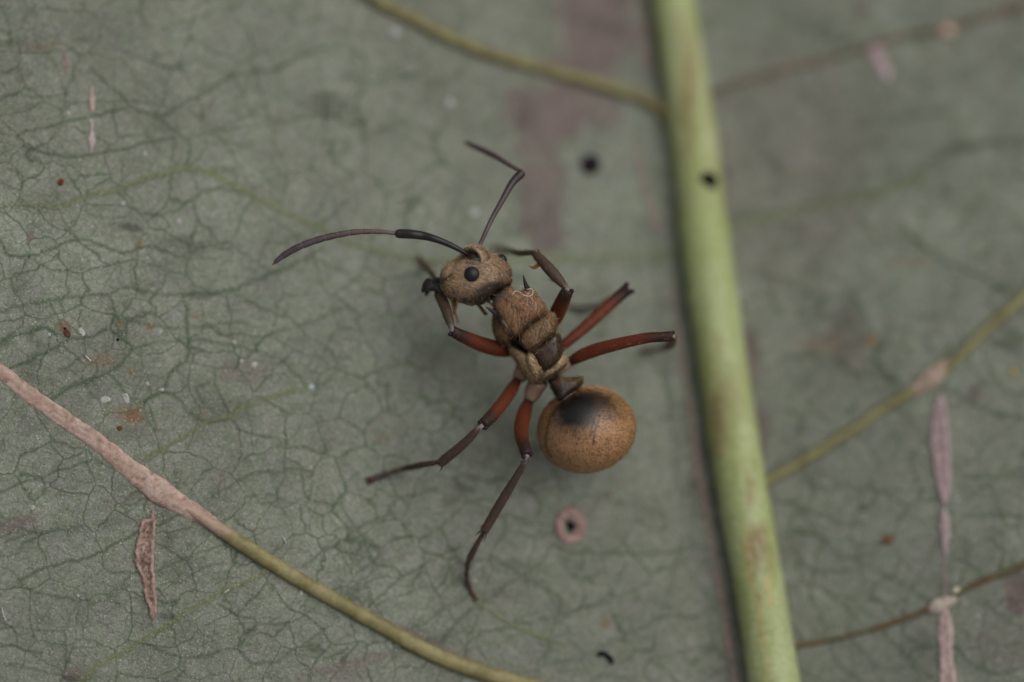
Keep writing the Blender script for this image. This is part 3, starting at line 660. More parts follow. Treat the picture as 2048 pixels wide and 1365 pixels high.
HEAD = [(926, 501), (939, 493), (957, 491), (972, 502), (990, 510), (1003, 518), (1014, 528), (1021, 541), (1022, 561), (1016, 573), (997, 588), (982, 598), (965, 607), (945, 610), (924, 605), (902, 597), (887, 584), (880, 568), (883, 546), (892, 534), (908, 522), (921, 511)]
parts = [
    blob(HEAD, -0.075, 0.105, 0.11, 0.60, (0.05, 0.0), GOLD, centre=(950, 556)),
    blob([(944, 494), (957, 491), (970, 501), (979, 516), (974, 530), (964, 526), (955, 508)], -0.02, 0.048, 0.06, 0.6, (0, 0), GOLD), rod([(929, 499, -0.02, 4), (938, 494, 0.0, 5), (950, 498, 0.018, 6), (959, 507, 0.026, 6), (964, 519, 0.028, 6), (962, 530, 0.024, 4)], (150, 130, 104)),              # frontal lobe
    blob([(882, 556), (890, 536), (906, 524), (916, 530), (908, 552), (900, 574), (888, 580)], -0.06, 0.06, 0.07, 0.6, (0, 0), GOLD),                                       # clypeus
    rod([(990, 575, -0.09, 44), (1003, 590, -0.09, 46), (1014, 602, -0.09, 60)], DARK),                                                                                 # neck
    blob([(1009, 579), (1019, 574), (1027, 582), (1046, 583), (1062, 579), (1077, 597), (1091, 616), (1087, 630), (1066, 644), (1048, 661), (1029, 676), (1016, 660), (1004, 642), (994, 624), (988, 606), (991, 593)],
         -0.045, 0.062, 0.1, 0.44, (0.02, 0.1), (150, 112, 82), zp=0.55),                                                                                                             # pronotum
    blob([(990, 612), (986, 645), (991, 673), (1003, 692), (1017, 695), (1030, 678), (1026, 650), (1010, 625)], -0.14, 0.085, 0.08, 0.6, (0.12, 0), (128, 98, 64)),        # side of pronotum
    blob([(1040, 667), (1062, 648), (1085, 631), (1105, 628), (1112, 642), (1111, 661), (1104, 670), (1086, 684), (1069, 697), (1054, 701), (1042, 687)], -0.055, 0.062, 0.1, 0.44, (0.02, 0), (126, 98, 70), zp=0.6),   # mesonotum
    blob([(1056, 700), (1072, 694), (1090, 680), (1106, 668), (1117, 668), (1122, 684), (1123, 708), (1113, 726), (1092, 741), (1080, 732), (1070, 716)], -0.075, 0.062, 0.1, 0.5, (0.0, 0.12), (64, 49, 36), zp=0.7),     # propodeum
    blob([(1014, 684), (1026, 680), (1044, 692), (1064, 708), (1078, 724), (1092, 744), (1084, 764), (1066, 766), (1048, 748), (1032, 722), (1018, 702)], -0.14, 0.095, 0.07, 0.6, (0.05, 0), (160, 134, 100)),    # left flank
    blob([(1078, 736), (1096, 736), (1112, 724), (1124, 712), (1134, 720), (1126, 736), (1112, 748), (1098, 756), (1082, 760)], -0.125, 0.06, 0.08, 0.6, (0, 0), (176, 154, 124)),                                # pale rear rim
    rod([(994, 626, -0.02, 5), (1004, 642, -0.005, 8), (1016, 660, -0.005, 8), (1028, 675, -0.02, 5)], (38, 36, 42)),
    blob([(1010, 660), (1030, 665), (1060, 690), (1100, 690), (1105, 720), (1080, 745), (1050, 735), (1025, 705)], -0.15, 0.075, 0.07, 0.6, (0, 0), (40, 34, 30)),       # core under the plates
    blob([(1056, 703), (1066, 708), (1076, 728), (1084, 745), (1072, 752), (1060, 738), (1053, 718)], -0.07, 0.05, 0.05, 0.6, (-0.1, 0), (178, 154, 116)),       # pale flange
    rod([(1096, 748, -0.14, 20), (1108, 762, -0.14, 24), (1120, 780, -0.14, 30), (1136, 800, -0.15, 34)], (44, 34, 26)),                                                # petiole stalk
    blob([(1102, 764), (1116, 752), (1130, 756), (1150, 756), (1163, 756), (1162, 771), (1149, 783), (1136, 792), (1127, 801), (1117, 804), (1112, 790), (1105, 774)], -0.10, 0.055, 0.09, 0.5, (0, -0.05), (50, 38, 28)),
    blob([(1173 + 99 * math.cos(t) * 0.985 + 86 * math.sin(t) * 0.174, 860 - 99 * math.cos(t) * 0.174 + 86 * math.sin(t) * 0.985) for t in np.linspace(0, 2 * math.pi, 48, endpoint=False)],
         -0.15, 0.165, 0.165, 0.97, (0.0, -0.03), (166, 122, 80), n=120, m=48, centre=(1173, 860)),                                                                      # gaster
]
V, F, C = join(parts)
src = bpy.data.meshes.new('trunk_src'); src.from_pydata([tuple(v) for v in V], [], F); src.update()
tmp = link(bpy.data.objects.new('trunk_src', src))
mod = tmp.modifiers.new('remesh', 'REMESH'); mod.mode = 'VOXEL'; mod.voxel_size = 0.0034; mod.use_smooth_shade = True
sm = tmp.modifiers.new('smooth', 'SMOOTH'); sm.iterations = 1; sm.factor = 0.5
bpy.context.view_layer.update()
dg = bpy.context.evaluated_depsgraph_get()
body_me = bpy.data.meshes.new_from_object(tmp.evaluated_get(dg)); body_me.name = 'body'
bpy.data.objects.remove(tmp); bpy.data.meshes.remove(src)
nv = len(body_me.vertices)
BV = np.empty(nv * 3, np.float32); body_me.vertices.foreach_get('co', BV); BV = BV.reshape(-1, 3).astype(float)
BN = np.empty(nv * 3, np.float32); body_me.vertices.foreach_get('normal', BN); BN = BN.reshape(-1, 3).astype(float)
kd = kdtree.KDTree(len(V))
for i, v in enumerate(V): kd.insert(v, i)
kd.balance()
near = np.array([kd.find(v)[1] for v in BV])
BC = C[near].copy()
kk = (CAM_H - BV[:, 2]) / CAM_H
bpx = 1024 + BV[:, 0] / kk * PPB; bpy_ = 682.5 - BV[:, 1] / kk * PPB
top = BN[:, 2]
def line_mask(pts, hw, zmin=-9):
    Q = spline(pts, 2.5); D = np.full(nv, 1e9)
    for q in Q: D = np.minimum(D, np.hypot(bpx - q[0], bpy_ - q[1]))
    return np.exp(-(D / hw) ** 2) * (BV[:, 2] > zmin)
def paint(mask, col): 
    global BC
    BC = mix(BC, lin(*col), np.clip(mask, 0, 1))
nz = fbm(bpx / 16, bpy_ / 16, 200, 4); nz2 = fbm(bpx / 5, bpy_ / 5, 205, 3)
def spot(cx, cy, rx, ry, rot=0.0, edge=0.4, rough=0.5):
    c, s = math.cos(rot), math.sin(rot)
    u = ((bpx - cx) * c + (bpy_ - cy) * s) / rx; v = (-(bpx - cx) * s + (bpy_ - cy) * c) / ry
    r = np.sqrt(u * u + v * v) + (nz - 0.5) * rough * 2
    return smooth01((1 + edge - r) / (2 * edge)) * (top > -0.2)
# head: cheeks paler, shading of back and underside painted in, dark lines at mouth, antennal socket's hollow shaded by black paint
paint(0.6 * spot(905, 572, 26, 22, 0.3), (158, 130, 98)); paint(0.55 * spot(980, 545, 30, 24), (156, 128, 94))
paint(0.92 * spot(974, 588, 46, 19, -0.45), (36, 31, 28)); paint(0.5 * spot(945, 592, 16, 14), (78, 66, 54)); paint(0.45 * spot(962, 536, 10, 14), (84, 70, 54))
paint(0.97 * line_mask([(898, 592), (910, 598), (925, 602), (945, 604), (962, 601), (985, 592)], 4.2) * smooth01((nz2 - .35) / .2), DARK)
paint(0.98 * spot(941, 511, 20, 12, 0.4, 0.2, 0.1), (10, 10, 11)); paint(0.9 * line_mask([(929, 499), (938, 494), (950, 498), (959, 507), (964, 519), (962, 530)], 2.6), (168, 146, 116)); paint(0.97 * line_mask([(879, 564), (886, 561), (894, 558), (903, 553)], 5.0) * smooth01((nz2 - .25) / .2), (22, 19, 18))
paint(0.75 * line_mask([(908, 527), (918, 520), (930, 515)], 3.5), DARK); paint(0.5 * line_mask([(888, 548), (900, 534), (914, 522)], 2), (176, 150, 104)); paint(0.9 * line_mask([(934, 526), (947, 528)], 3.2), DARK); paint(0.9 * spot(906, 584, 3, 4), DARK)
paint(0.35 * smooth01((nz2 - 0.55) / 0.1), (88, 72, 52))
# mesosoma: seams
paint(0.85 * line_mask([(1089, 632), (1066, 646), (1048, 663), (1036, 677)], 3.2), (26, 22, 20)); paint(0.8 * line_mask([(1106, 671), (1088, 686), (1069, 699)], 2.6), (34, 28, 24))
paint(0.92 * line_mask([(1036, 678), (1040, 690), (1052, 702)], 5) , (22, 19, 18)); paint(0.85 * line_mask([(1070, 708), (1079, 726), (1088, 742)], 2.6), (24, 20, 18))
paint(0.98 * line_mask([(994, 627), (1004, 642), (1012, 653), (1020, 664), (1028, 675)], 4.2), (26, 26, 32)); paint(0.75 * line_mask([(1010, 597), (1030, 612), (1046, 632), (1054, 648)], 2.2), (80, 58, 34))
paint(0.7 * spot(1003, 590, 15, 10, -0.6), (92, 88, 88)); paint(0.9 * line_mask([(982, 594), (996, 584), (1012, 574), (1020, 572)], 3.5), (20, 18, 18))
paint(0.6 * spot(1012, 660, 14, 20, 0.5), (168, 126, 74)); paint(0.95 * spot(1036, 693, 22, 9, 0.55, 0.3, 0.3), (22, 19, 17)); paint(0.5 * spot(1000, 682, 12, 12), (92, 72, 50))
paint(0.5 * spot(1020, 690, 20, 5, 0.3), DARK)
paint(0.98 * line_mask([(994, 627), (1004, 642), (1012, 653), (1020, 664), (1028, 675)], 4.0), (24, 24, 30))
# gaster: polished bare patch with its dark reflection painted in, scratches, paler crown, seam of the second ring
gm = bpy_ > 775
paint(0.5 * spot(1170, 872, 84, 50, 0, 0.5, 0.15) * gm, (164, 124, 92)); paint(0.7 * line_mask([(1128, 800), (1104, 830), (1094, 862), (1092, 892), (1102, 914)], 3.0) * gm, (56, 44, 24))
paint(0.35 * spot(1115, 850, 12, 40, 0.3, 0.5, 0.3) * gm, (150, 124, 100))
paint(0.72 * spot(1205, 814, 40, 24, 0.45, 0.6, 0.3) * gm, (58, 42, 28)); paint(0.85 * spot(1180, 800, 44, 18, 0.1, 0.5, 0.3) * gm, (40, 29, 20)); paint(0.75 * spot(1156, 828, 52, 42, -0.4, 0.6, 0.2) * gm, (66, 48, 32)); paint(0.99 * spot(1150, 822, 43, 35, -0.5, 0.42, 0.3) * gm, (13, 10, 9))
for ln in ([(1208, 805), (1196, 822), (1188, 838), (1184, 858), (1181, 872)], [(1199, 828), (1198, 842), (1190, 862), (1186, 890)], [(1224, 810), (1232, 818)], [(1158, 877), (1152, 892)], [(1213, 876), (1218, 888)],
           [(1166, 860), (1172, 850), (1178, 846)], [(1146, 870), (1150, 860)]):
    paint(0.85 * line_mask(ln, 1.9) * gm * smooth01((nz2 - 0.3) / 0.2), (30, 24, 22))
# petiole edges: lit rims painted in as a paler tone
paint(0.6 * line_mask([(1122, 756), (1142, 762), (1162, 758)], 5) * (bpy_ > 748), (116, 90, 62)); paint(0.5 * spot(1112, 772, 6, 10), (100, 80, 58))
a = body_me.attributes.new('tint', 'FLOAT_COLOR', 'POINT')
a.data.foreach_set('color', np.hstack([BC, np.ones((nv, 1))]).astype(np.float32).ravel())
body_me.materials.clear(); body_me.materials.append(M['cuticle'])
body_me.polygons.foreach_set('use_smooth', np.ones(len(body_me.polygons), bool))
body = link(bpy.data.objects.new('body', body_me)); adopt(body, ant)

def surf(px, py):
    """height of the trunk's upper surface at a photo pixel"""
    d = np.hypot(bpx - px, bpy_ - py); s = d < 3.5
    return float(BV[s, 2].max()) if s.any() else -0.05

# ---- eyes
def ball(c, r, scale=(1, 1, 1), nu=28, nv_=18):
    V = []; F = []
    for j in range(nv_ + 1):
        th = math.pi * j / nv_
        for i in range(nu):
            ph = 2 * math.pi * i / nu
            V.append(c + r * np.array((math.sin(th) * math.cos(ph) * scale[0], math.sin(th) * math.sin(ph) * scale[1], math.cos(th) * scale[2])))
    for j in range(nv_):
        for i in range(nu):
            i2 = (i + 1) % nu; F.append((j * nu + i, (j + 1) * nu + i, (j + 1) * nu + i2, j * nu + i2))
    return np.array(V), F
def eye(px, py, z, r):
    V, F = ball(PX(px, py, z), r); o = mesh_obj('eye', V, F, M['eye']); adopt(o, ant); return o
eye(944, 549, surf(943, 549) - 0.012, 0.0285)
eye(1001.5, 521, -0.062, 0.021)

# ---- mandibles, palps, spines
def part(name, pieces, mat='leg', label=None):
    V, F, C = join(pieces); o = mesh_obj(name, V, F, M[mat], cols={'tint': C}); adopt(o, ant)
    if label: o['label'] = label
    return o
MD = (30, 26, 26)
part('mandible', [blob([(892, 564), (880, 567), (870, 566), (862, 559), (856, 556), (848, 563), (843, 576), (844, 586), (852, 583), (866, 583), (880, 588), (894, 594)], -0.095, 0.035, 0.03, 0.6, (0, 0), MD)])
part('mandible', [rod([(892, 566, -0.16, 20), (878, 562, -0.17, 16), (866, 566, -0.17, 14), (856, 580, -0.17, 12), (852, 592, -0.17, 5)], MD)])
PAL = (150, 106, 52)
part('palp', [rod([(900, 588, -0.16, 10), (906, 606, -0.16, 7), (909, 622, -0.15, 6), (916, 646, -0.16, 4)], PAL)])
part('palp', [rod([(908, 590, -0.17, 9), (912, 610, -0.17, 6), (906, 628, -0.18, 5)], PAL)])
part('palp', [rod([(950, 600, -0.14, 8), (960, 614, -0.14, 7), (968, 624, -0.13, 7), (973, 630, -0.13, 8)], (104, 58, 34))])
part('palp', [rod([(968, 596, -0.14, 7), (978, 605, -0.14, 5), (988, 612, -0.14, 4)], (104, 62, 38))])
def spine(pts, label=None, col=(52, 44, 42)): part('spine', [rod(pts, col)], 'leg', label)
spine([(1008, 640, -0.04, 20), (996, 629, -0.02, 14), (984, 622, 0.0, 8), (971, 614, 0.02, 1.5)])
spine([(1062, 592, -0.04, 20), (1056, 580, -0.01, 13), (1051, 568, 0.01, 8), (1046, 550, 0.03, 1.5)])
spine([(1148, 766, -0.07, 16), (1158, 760, -0.06, 12), (1166, 754, -0.05, 4)], None, (92, 72, 50))
spine([(1120, 794, -0.1, 14), (1117, 802, -0.1, 10), (1114, 810, -0.11, 3)], None, (92, 72, 50))
spine([(1074, 724, -0.08, 12), (1066, 716, -0.05, 10), (1064, 708, -0.03, 3)], None, (166, 142, 108))
spine([(1100, 740, -0.09, 12), (1112, 732, -0.06, 9), (1119, 724, -0.04, 3)], None, (180, 160, 130))

# ---- antennae
def antenna(scape, fun, tip_col=(140, 80, 50)):
    P = np.array([np.append(PX(p[0], p[1], p[2]), p[3] / 2 / PPB) for p in scape]); Q = spline(P, 0.006)
    Vs, Fs = tube(Q[:, :3], Q[:, 3], 14)
    t = np.repeat(np.linspace(0, 1, len(Q)), 14)
    Cs = mix(np.broadcast_to(lin(*scape_col), (len(Vs), 3)), lin(44, 37, 35), t)
    P = np.array([np.append(PX(p[0], p[1], p[2]), p[3] / 2 / PPB) for p in fun]); Q = spline(P, 0.004)
    s = np.linspace(0, 1, len(Q)); seg = s * 11; fr = seg - np.floor(seg)
    r = Q[:, 3] * (0.90 + 0.12 * smooth01(fr / 0.5) - 0.16 * smooth01((fr - 0.88) / 0.12))
    r[-6:] *= np.linspace(1, 0.25, 6)
    Vf, Ff = tube(Q[:, :3], r, 14)
    tt = np.repeat(s, 14); ff = np.repeat(fr, 14)
    Cf = mix(np.broadcast_to(lin(104, 86, 82), (len(Vf), 3)), lin(74, 62, 66), smooth01(tt * 1.6))
    Cf = mix(Cf, lin(120, 100, 92), 0.5 * smooth01((ff - 0.85) / 0.1)); Cf = mix(Cf, lin(*tip_col), smooth01((tt - 0.965) / 0.03))
    o = mesh_obj('antenna', Vs, Fs, M['scape'], cols={'tint': Cs}); adopt(o, ant)
    mesh_obj('flagellum', Vf, Ff, M['leg'], o, cols={'tint': Cf})
scape_col = (24, 20, 20)
antenna([(938, 512, 0.0, 10), (928, 505, 0.02, 9), (908, 494, 0.03, 11), (888, 485, 0.03, 12.5), (866, 477, 0.03, 14.5), (846, 472, 0.02, 17), (824, 469, 0.02, 18.5), (803, 468, 0.01, 19), (795, 467.5, 0.01, 17), (791, 467, 0.01, 12)],
        [(795, 467, 0.01, 8), (786, 466.5, 0.01, 8), (761, 464, 0.01, 10), (718, 464, 0.0, 11.5), (676, 470, 0.0, 13), (633, 481, 0.0, 14), (596, 495, 0.0, 14), (565, 513, -0.01, 12.5), (544, 531, -0.01, 6)])
scape_col = (92, 80, 78)
antenna([(955, 502, -0.02, 9), (960, 490, -0.03, 8.5), (972, 463, -0.03, 9), (985, 436, -0.04, 10), (1004, 402, -0.05, 11.5), (1024, 367, -0.07, 15), (1040, 350, -0.08, 18), (1046, 344, -0.08, 14)],
        [(1046, 345, -0.08, 10), (1036, 340, -0.10, 9), (1012, 326, -0.17, 10), (985, 310, -0.24, 12), (955, 296, -0.31, 12), (928, 284, -0.37, 8)])

# ---- legs: coxa, trochanter, thigh, shin and jointed foot in one skin
RED = (90, 39, 18); REDD = (44, 26, 22); SHIN = (74, 60, 50); FOOT = (52, 44, 42); COXA = (150, 122, 104)
hairs_leg = []
def leg(coxa, femur, tibia, tarsus, claw=True, shin=SHIN, fcol=RED):
    pcs = []
    def seg(pts, cfn, n=16, step=0.008):
        P = np.array([np.append(PX(p[0], p[1], p[2]), p[3] / 2 / PPB) for p in pts]); Q = spline(P, step)
        V, F = tube(Q[:, :3], np.maximum(Q[:, 3], 0.001), n)
        s = np.concatenate([[0], np.cumsum(np.linalg.norm(np.diff(Q[:, :3], axis=0), axis=1))]); s /= s[-1]
        pcs.append((V, F, cfn(np.repeat(s, n)))); return Q
    const = lambda c: (lambda s: np.broadcast_to(lin(*c), (len(s), 3)))
    if coxa:
        seg(coxa, lambda s: mix(np.broadcast_to(lin(*COXA), (len(s), 3)), lin(70, 50, 46), smooth01((s - 0.8) / 0.2)))
    if femur:
        tr = femur[0]
        b = PX(*tr[:3]); Vb, Fb = ball(b, tr[3] * 0.48 / PPB, (1, 1, 1), 16, 10); pcs.append((Vb, Fb, np.array(lin(58, 34, 30))))
        Qf = seg(femur, lambda s: mix(mix(np.broadcast_to(lin(60, 30, 24), (len(s), 3)), lin(*fcol), smooth01((s - 0.03) / 0.08)), lin(*REDD), smooth01((s - 0.66) / 0.26)))
        hairs_leg.append((Qf, 0.8))
        # cup of the knee: two dark lobes hugging the shin's pale head
        kx, ky, kz, kw = femur[-1]; d = np.array((femur[-1][0] - femur[-2][0], femur[-1][1] - femur[-2][1])); d = d / (np.linalg.norm(d) + 1e-9); nrm = np.array((-d[1], d[0]))
        for sg in (-1, 1):
            q = np.array((kx, ky)) + nrm * sg * kw * 0.33 + d * 1
            Vb, Fb = ball(PX(q[0], q[1], kz), kw * 0.2 / PPB, (1, 1, 1.3), 12, 8); pcs.append((Vb, Fb, np.array(lin(34, 24, 26))))
    def flush(name, parent=None):
        V, F, C = join(pcs); pcs.clear()
        o = mesh_obj(name, V, F, M['leg'], parent, cols={'tint': C})
        return o if parent else adopt(o, ant)
    lg = flush('leg')
    if tibia:
        Q = seg(tibia, lambda s: mix(np.broadcast_to(lin(128, 118, 124), (len(s), 3)), lin(*shin), smooth01((s - 0.02) / 0.12)))
        hairs_leg.append((Q, 1.0))
        e = Q[-1, :3]; dv = Q[-1, :3] - Q[-4, :3]; dv /= np.linalg.norm(dv)
        for kq in range(3):                                        # spurs at the end of the shin
            sd = np.array((math.cos(kq * 2.1 + 1), math.sin(kq * 2.1 + 1), 0.2)) * Q[-1, 3]
            P2 = np.array([e - dv * 0.01 + sd * 0.5, e + dv * 0.008 + sd * 1.1, e + dv * 0.022 + sd * 1.3])
            Vb, Fb = tube(P2, [0.0028, 0.002, 0.0004], 6); pcs.append((Vb, Fb, np.array(lin(40, 34, 32))))
        flush('shin', lg)
    if tarsus:
        P = np.array([np.append(PX(p[0], p[1], p[2]), p[3] / 2 / PPB) for p in tarsus]); Q = spline(P, 0.004)
        s = np.concatenate([[0], np.cumsum(np.linalg.norm(np.diff(Q[:, :3], axis=0), axis=1))]); s /= s[-1]
        cuts = np.array([0, .42, .60, .74, .85, 1.0]); fr = np.interp(s, cuts, np.arange(6.0)) % 1.0
        r = Q[:, 3] * (0.78 + 0.4 * fr)
        V, F = tube(Q[:, :3], np.maximum(r, 0.001), 12)
        cc = mix(np.broadcast_to(lin(*shin), (len(V), 3)), lin(*FOOT), smooth01(np.repeat(s, 12) * 1.6)); cc = mix(cc, lin(72, 46, 42), smooth01((np.repeat(s, 12) - 0.93) / 0.06))
        pcs.append((V, F, cc)); hairs_leg.append((Q, 0.45))
        e = Q[-1, :3]; dv = e - Q[-4, :3]; dv /= np.linalg.norm(dv); sd = np.cross(dv, (0, 0, 1.0)); sd /= np.linalg.norm(sd) + 1e-9
        for sg in (-1, 1):
            P2 = np.array([e - dv * .004, e + dv * 0.010 + sd * sg * 0.008 + np.array((0, 0, .003)), e + dv * 0.016 + sd * sg * 0.008 - np.array((0, 0, 0.008))])
            Vb, Fb = tube(P2, [0.004, 0.0026, 0.0006], 6); pcs.append((Vb, Fb, np.array(lin(78, 50, 40))))
    flush('foot', lg); return lg
def LZ(px, py, r=0.006): return float(leaf_z(px, py)) + r
# left hind
leg([(1078, 762, -0.15, 40), (1068, 780, -0.17, 37), (1060, 798, -0.18, 28), (1057, 804, -0.18, 18)],
    [(1056, 806, -0.175, 22), (1049, 826, -0.14, 29), (1043, 852, -0.08, 30), (1044, 876, -0.02, 28), (1050, 898, 0.03, 25), (1054, 910, 0.05, 24)],
    [(1055, 909, 0.05, 10), (1051, 922, 0.04, 11), (1034, 952, 0.01, 15), (1010, 992, -0.03, 19), (984, 1036, -0.07, 19), (969, 1062, -0.09, 18)],
    [(971, 1058, -0.09, 10), (957, 1084, -0.12, 11), (938, 1120, -0.16, 12), (935, 1134, -0.18, 8), (933, 1150, LZ(933, 1150, .03), 9), (938, 1172, LZ(938, 1172, .012), 9), (944, 1186, LZ(944, 1186), 9), (950, 1197, LZ(950, 1197), 8)])
# left middle
leg([(1050, 738, -0.16, 40), (1042, 750, -0.17, 34), (1036, 760, -0.17, 24)],
    [(1034, 762, -0.165, 19), (1022, 782, -0.13, 25), (1004, 808, -0.07, 26), (984, 832, -0.01, 26), (966, 850, 0.03, 24)],
    [(966, 851, 0.03, 10), (956, 858, 0.03, 12), (940, 876, 0.01, 17), (916, 898, -0.02, 19), (894, 916, -0.05, 20), (881, 927, -0.07, 18)],
    [(884, 924, -0.07, 10), (860, 927, -0.10, 11), (815, 936, LZ(815, 936, .05), 12), (790, 943, LZ(790, 943, .025), 9), (762, 953, LZ(762, 953, .012), 11), (739, 961, LZ(739, 961), 12)])
# left fore
leg([(1030, 690, -0.17, 34), (1022, 700, -0.17, 26)],
    [(1022, 702, -0.165, 24), (1000, 699, -0.13, 31), (966, 690, -0.09, 31), (934, 677, -0.04, 27), (914, 668, -0.01, 24), (904, 663, 0.0, 22)],
    [(905, 664, 0.0, 10), (903, 654, 0.0, 13), (898, 638, -0.02, 19), (890, 614, -0.06, 22), (880, 592, -0.10, 22), (877, 584, -0.11, 17)],
    [(878, 588, -0.11, 11), (874, 572, -0.17, 11), (866, 552, -0.24, 11), (856, 538, -0.31, 10), (848, 528, LZ(848, 528, .012), 10), (839, 519, LZ(839, 519), 9)])
# right fore
leg([(1092, 660, -0.17, 34), (1102, 652, -0.17, 28)],
    [(1103, 650, -0.165, 26), (1112, 632, -0.11, 32), (1122, 610, -0.06, 31), (1131, 590, -0.01, 27), (1136, 580, 0.0, 24)],
    [(1136, 584, 0.0, 9), (1130, 574, 0.0, 13), (1116, 558, -0.01, 21), (1098, 538, -0.03, 23), (1082, 520, -0.06, 20), (1074, 512, -0.08, 18)],
    [(1077, 516, -0.08, 12), (1066, 506, -0.11, 12), (1042, 507, -0.19, 12), (1026, 504, -0.28, 10), (1008, 499, LZ(1008, 499, .02), 10), (990, 497, LZ(990, 497), 9)])
part('spur', [rod([(1078, 528, -0.06, 9), (1068, 536, -0.07, 7), (1058, 532, -0.07, 2)], (158, 104, 58))])
# right middle
leg([(1104, 706, -0.18, 30), (1116, 700, -0.19, 24)],
    [(1117, 698, -0.19, 20), (1140, 680, -0.19, 22), (1178, 648, -0.20, 24), (1216, 613, -0.21, 24), (1244, 588, -0.22, 24), (1258, 577, -0.22, 26)],
    [(1258, 578, -0.22, 11), (1248, 585, -0.27, 14), (1226, 600, -0.37, 18), (1202, 613, -0.49, 16)],
    [(1205, 612, -0.48, 10), (1180, 616, LZ(1180, 616, .04), 11), (1160, 617, LZ(1160, 617, .02), 9), (1138, 614, LZ(1138, 614), 9)], fcol=(98, 43, 23))
# right hind
leg([(1110, 738, -0.16, 34), (1128, 728, -0.15, 30), (1140, 722, -0.15, 22)],
    [(1144, 722, -0.145, 20), (1160, 713, -0.12, 25), (1190, 701, -0.09, 27), (1234, 689, -0.05, 25), (1290, 677, -0.01, 22), (1328, 674, 0.0, 21), (1345, 673, 0.0, 22)],
    [(1344, 673, 0.0, 11), (1346, 676, -0.06, 13), (1344, 684, -0.18, 17), (1338, 692, -0.34, 16)],
    [(1338, 691, -0.32, 10), (1330, 696, -0.44, 11), (1318, 698, LZ(1318, 698, .06), 10), (1302, 700, LZ(1302, 700, .015), 9), (1284, 702, LZ(1284, 702), 9)], fcol=(98, 43, 23))

# ---- pubescence: short lying hairs over the trunk (one part), bristles on the legs (one part)
def hair_mesh(name, roots, dirs, lens, wid, cols, parent, label=None):
    n = len(roots)
    d = dirs / (np.linalg.norm(dirs, axis=1)[:, None] + 1e-9)
    up = RNG.normal(size=(n, 3)); s1 = np.cross(d, up); s1 /= np.linalg.norm(s1, axis=1)[:, None] + 1e-9; s2 = np.cross(d, s1)
    V = np.empty((n, 4, 3)); w = wid[:, None]
    for k3 in range(3):
        a3 = 2 * math.pi * k3 / 3; V[:, k3] = roots + w * (math.cos(a3) * s1 + math.sin(a3) * s2)
    V[:, 3] = roots + d * lens[:, None]
    F = np.empty((n, 3, 3), int); base = np.arange(n) * 4
    for k3 in range(3): F[:, k3, 0] = base + k3; F[:, k3, 1] = base + (k3 + 1) % 3; F[:, k3, 2] = base + 3
    Vf = V.reshape(-1, 3).astype(np.float32); Ff = F.reshape(-1, 3).astype(np.int32)
    me = bpy.data.meshes.new(name); me.vertices.add(len(Vf)); me.vertices.foreach_set('co', Vf.ravel())
    me.loops.add(Ff.size); me.loops.foreach_set('vertex_index', Ff.ravel())
    me.polygons.add(len(Ff)); me.polygons.foreach_set('loop_start', np.arange(0, Ff.size, 3, dtype=np.int32))
    me.update(calc_edges=True)
    at = me.attributes.new('tint', 'FLOAT_COLOR', 'POINT')
    CC = np.repeat(cols, 4, 0); at.data.foreach_set('color', np.hstack([CC, np.ones((len(CC), 1))]).astype(np.float32).ravel())
    me.materials.append(M['hair'])
    o = link(bpy.data.objects.new(name, me)); adopt(o, parent); tag(o, label, kind='stuff'); return o
cand = np.nonzero((BN[:, 2] > -0.35))[0]
dens = np.ones(len(cand)); cx_, cy_ = bpx[cand], bpy_[cand]
lum = BC[cand].sum(1)
dens *= np.clip((lum - 0.04) / 0.25, 0.02, 1.0)
dens[cy_ > 790] *= 0.35
pick = RNG.choice(cand, 50000, p=dens / dens.sum())
jit = RNG.normal(size=(len(pick), 3)) * 0.0022
roots = BV[pick] + jit - BN[pick] * 0.0015
hx_, hy_ = bpx[pick], bpy_[pick]
# flow of the hairs: backwards along the body, swirling a little
flow = np.empty((len(pick), 3))
ishead = (hx_ < 1024) & (hy_ < 612) & ~((hx_ > 990) & (hy_ > 582)); isgas = hy_ > 790
flow[:] = (0.45, -0.9, 0)
flow[ishead] = (0.8, -0.25, 0)
flow[isgas] = np.stack([(hx_ - 1140), -(hy_ - 800), 0 * hx_], 1)[isgas] / 120.0
ang = (fbm(hx_ / 34, hy_ / 34, 210, 2) - 0.5) * np.where(isgas, 0.5, 1.9) + RNG.normal(size=len(pick)) * 0.2
ca, sa = np.cos(ang), np.sin(ang)
flow = np.stack([flow[:, 0] * ca - flow[:, 1] * sa, flow[:, 0] * sa + flow[:, 1] * ca, flow[:, 2]], 1)
flow /= np.linalg.norm(flow, axis=1)[:, None] + 1e-9
nn = BN[pick]; flow = flow - nn * (flow * nn).sum(1)[:, None]; flow /= np.linalg.norm(flow, axis=1)[:, None] + 1e-9
lift = np.abs(RNG.normal(size=len(pick))) * 0.12 + 0.10
dirs = flow + nn * lift[:, None]
lens = RNG.uniform(0.008, 0.017, len(pick)); lens[isgas] *= 0.7; wid = RNG.uniform(0.0006, 0.00105, len(pick))
hv = np.where(RNG.random(len(pick)) < 0.32, 0.35, RNG.uniform(0.9, 1.9, len(pick))); hv = np.where(isgas, 1 + (hv - 1) * 0.3, hv); hc = BC[pick] * hv[:, None]; hc = hc * 0.75 + 0.25 * np.array(lin(186, 158, 116)) * np.clip(lum.mean() * 0 + BC[pick].sum(1)[:, None] / 0.45, 0.1, 1)
hair_mesh('pubescence', roots, dirs, lens, wid, hc, ant, 'fine golden-brown hairs lying over head, thorax and abdomen')
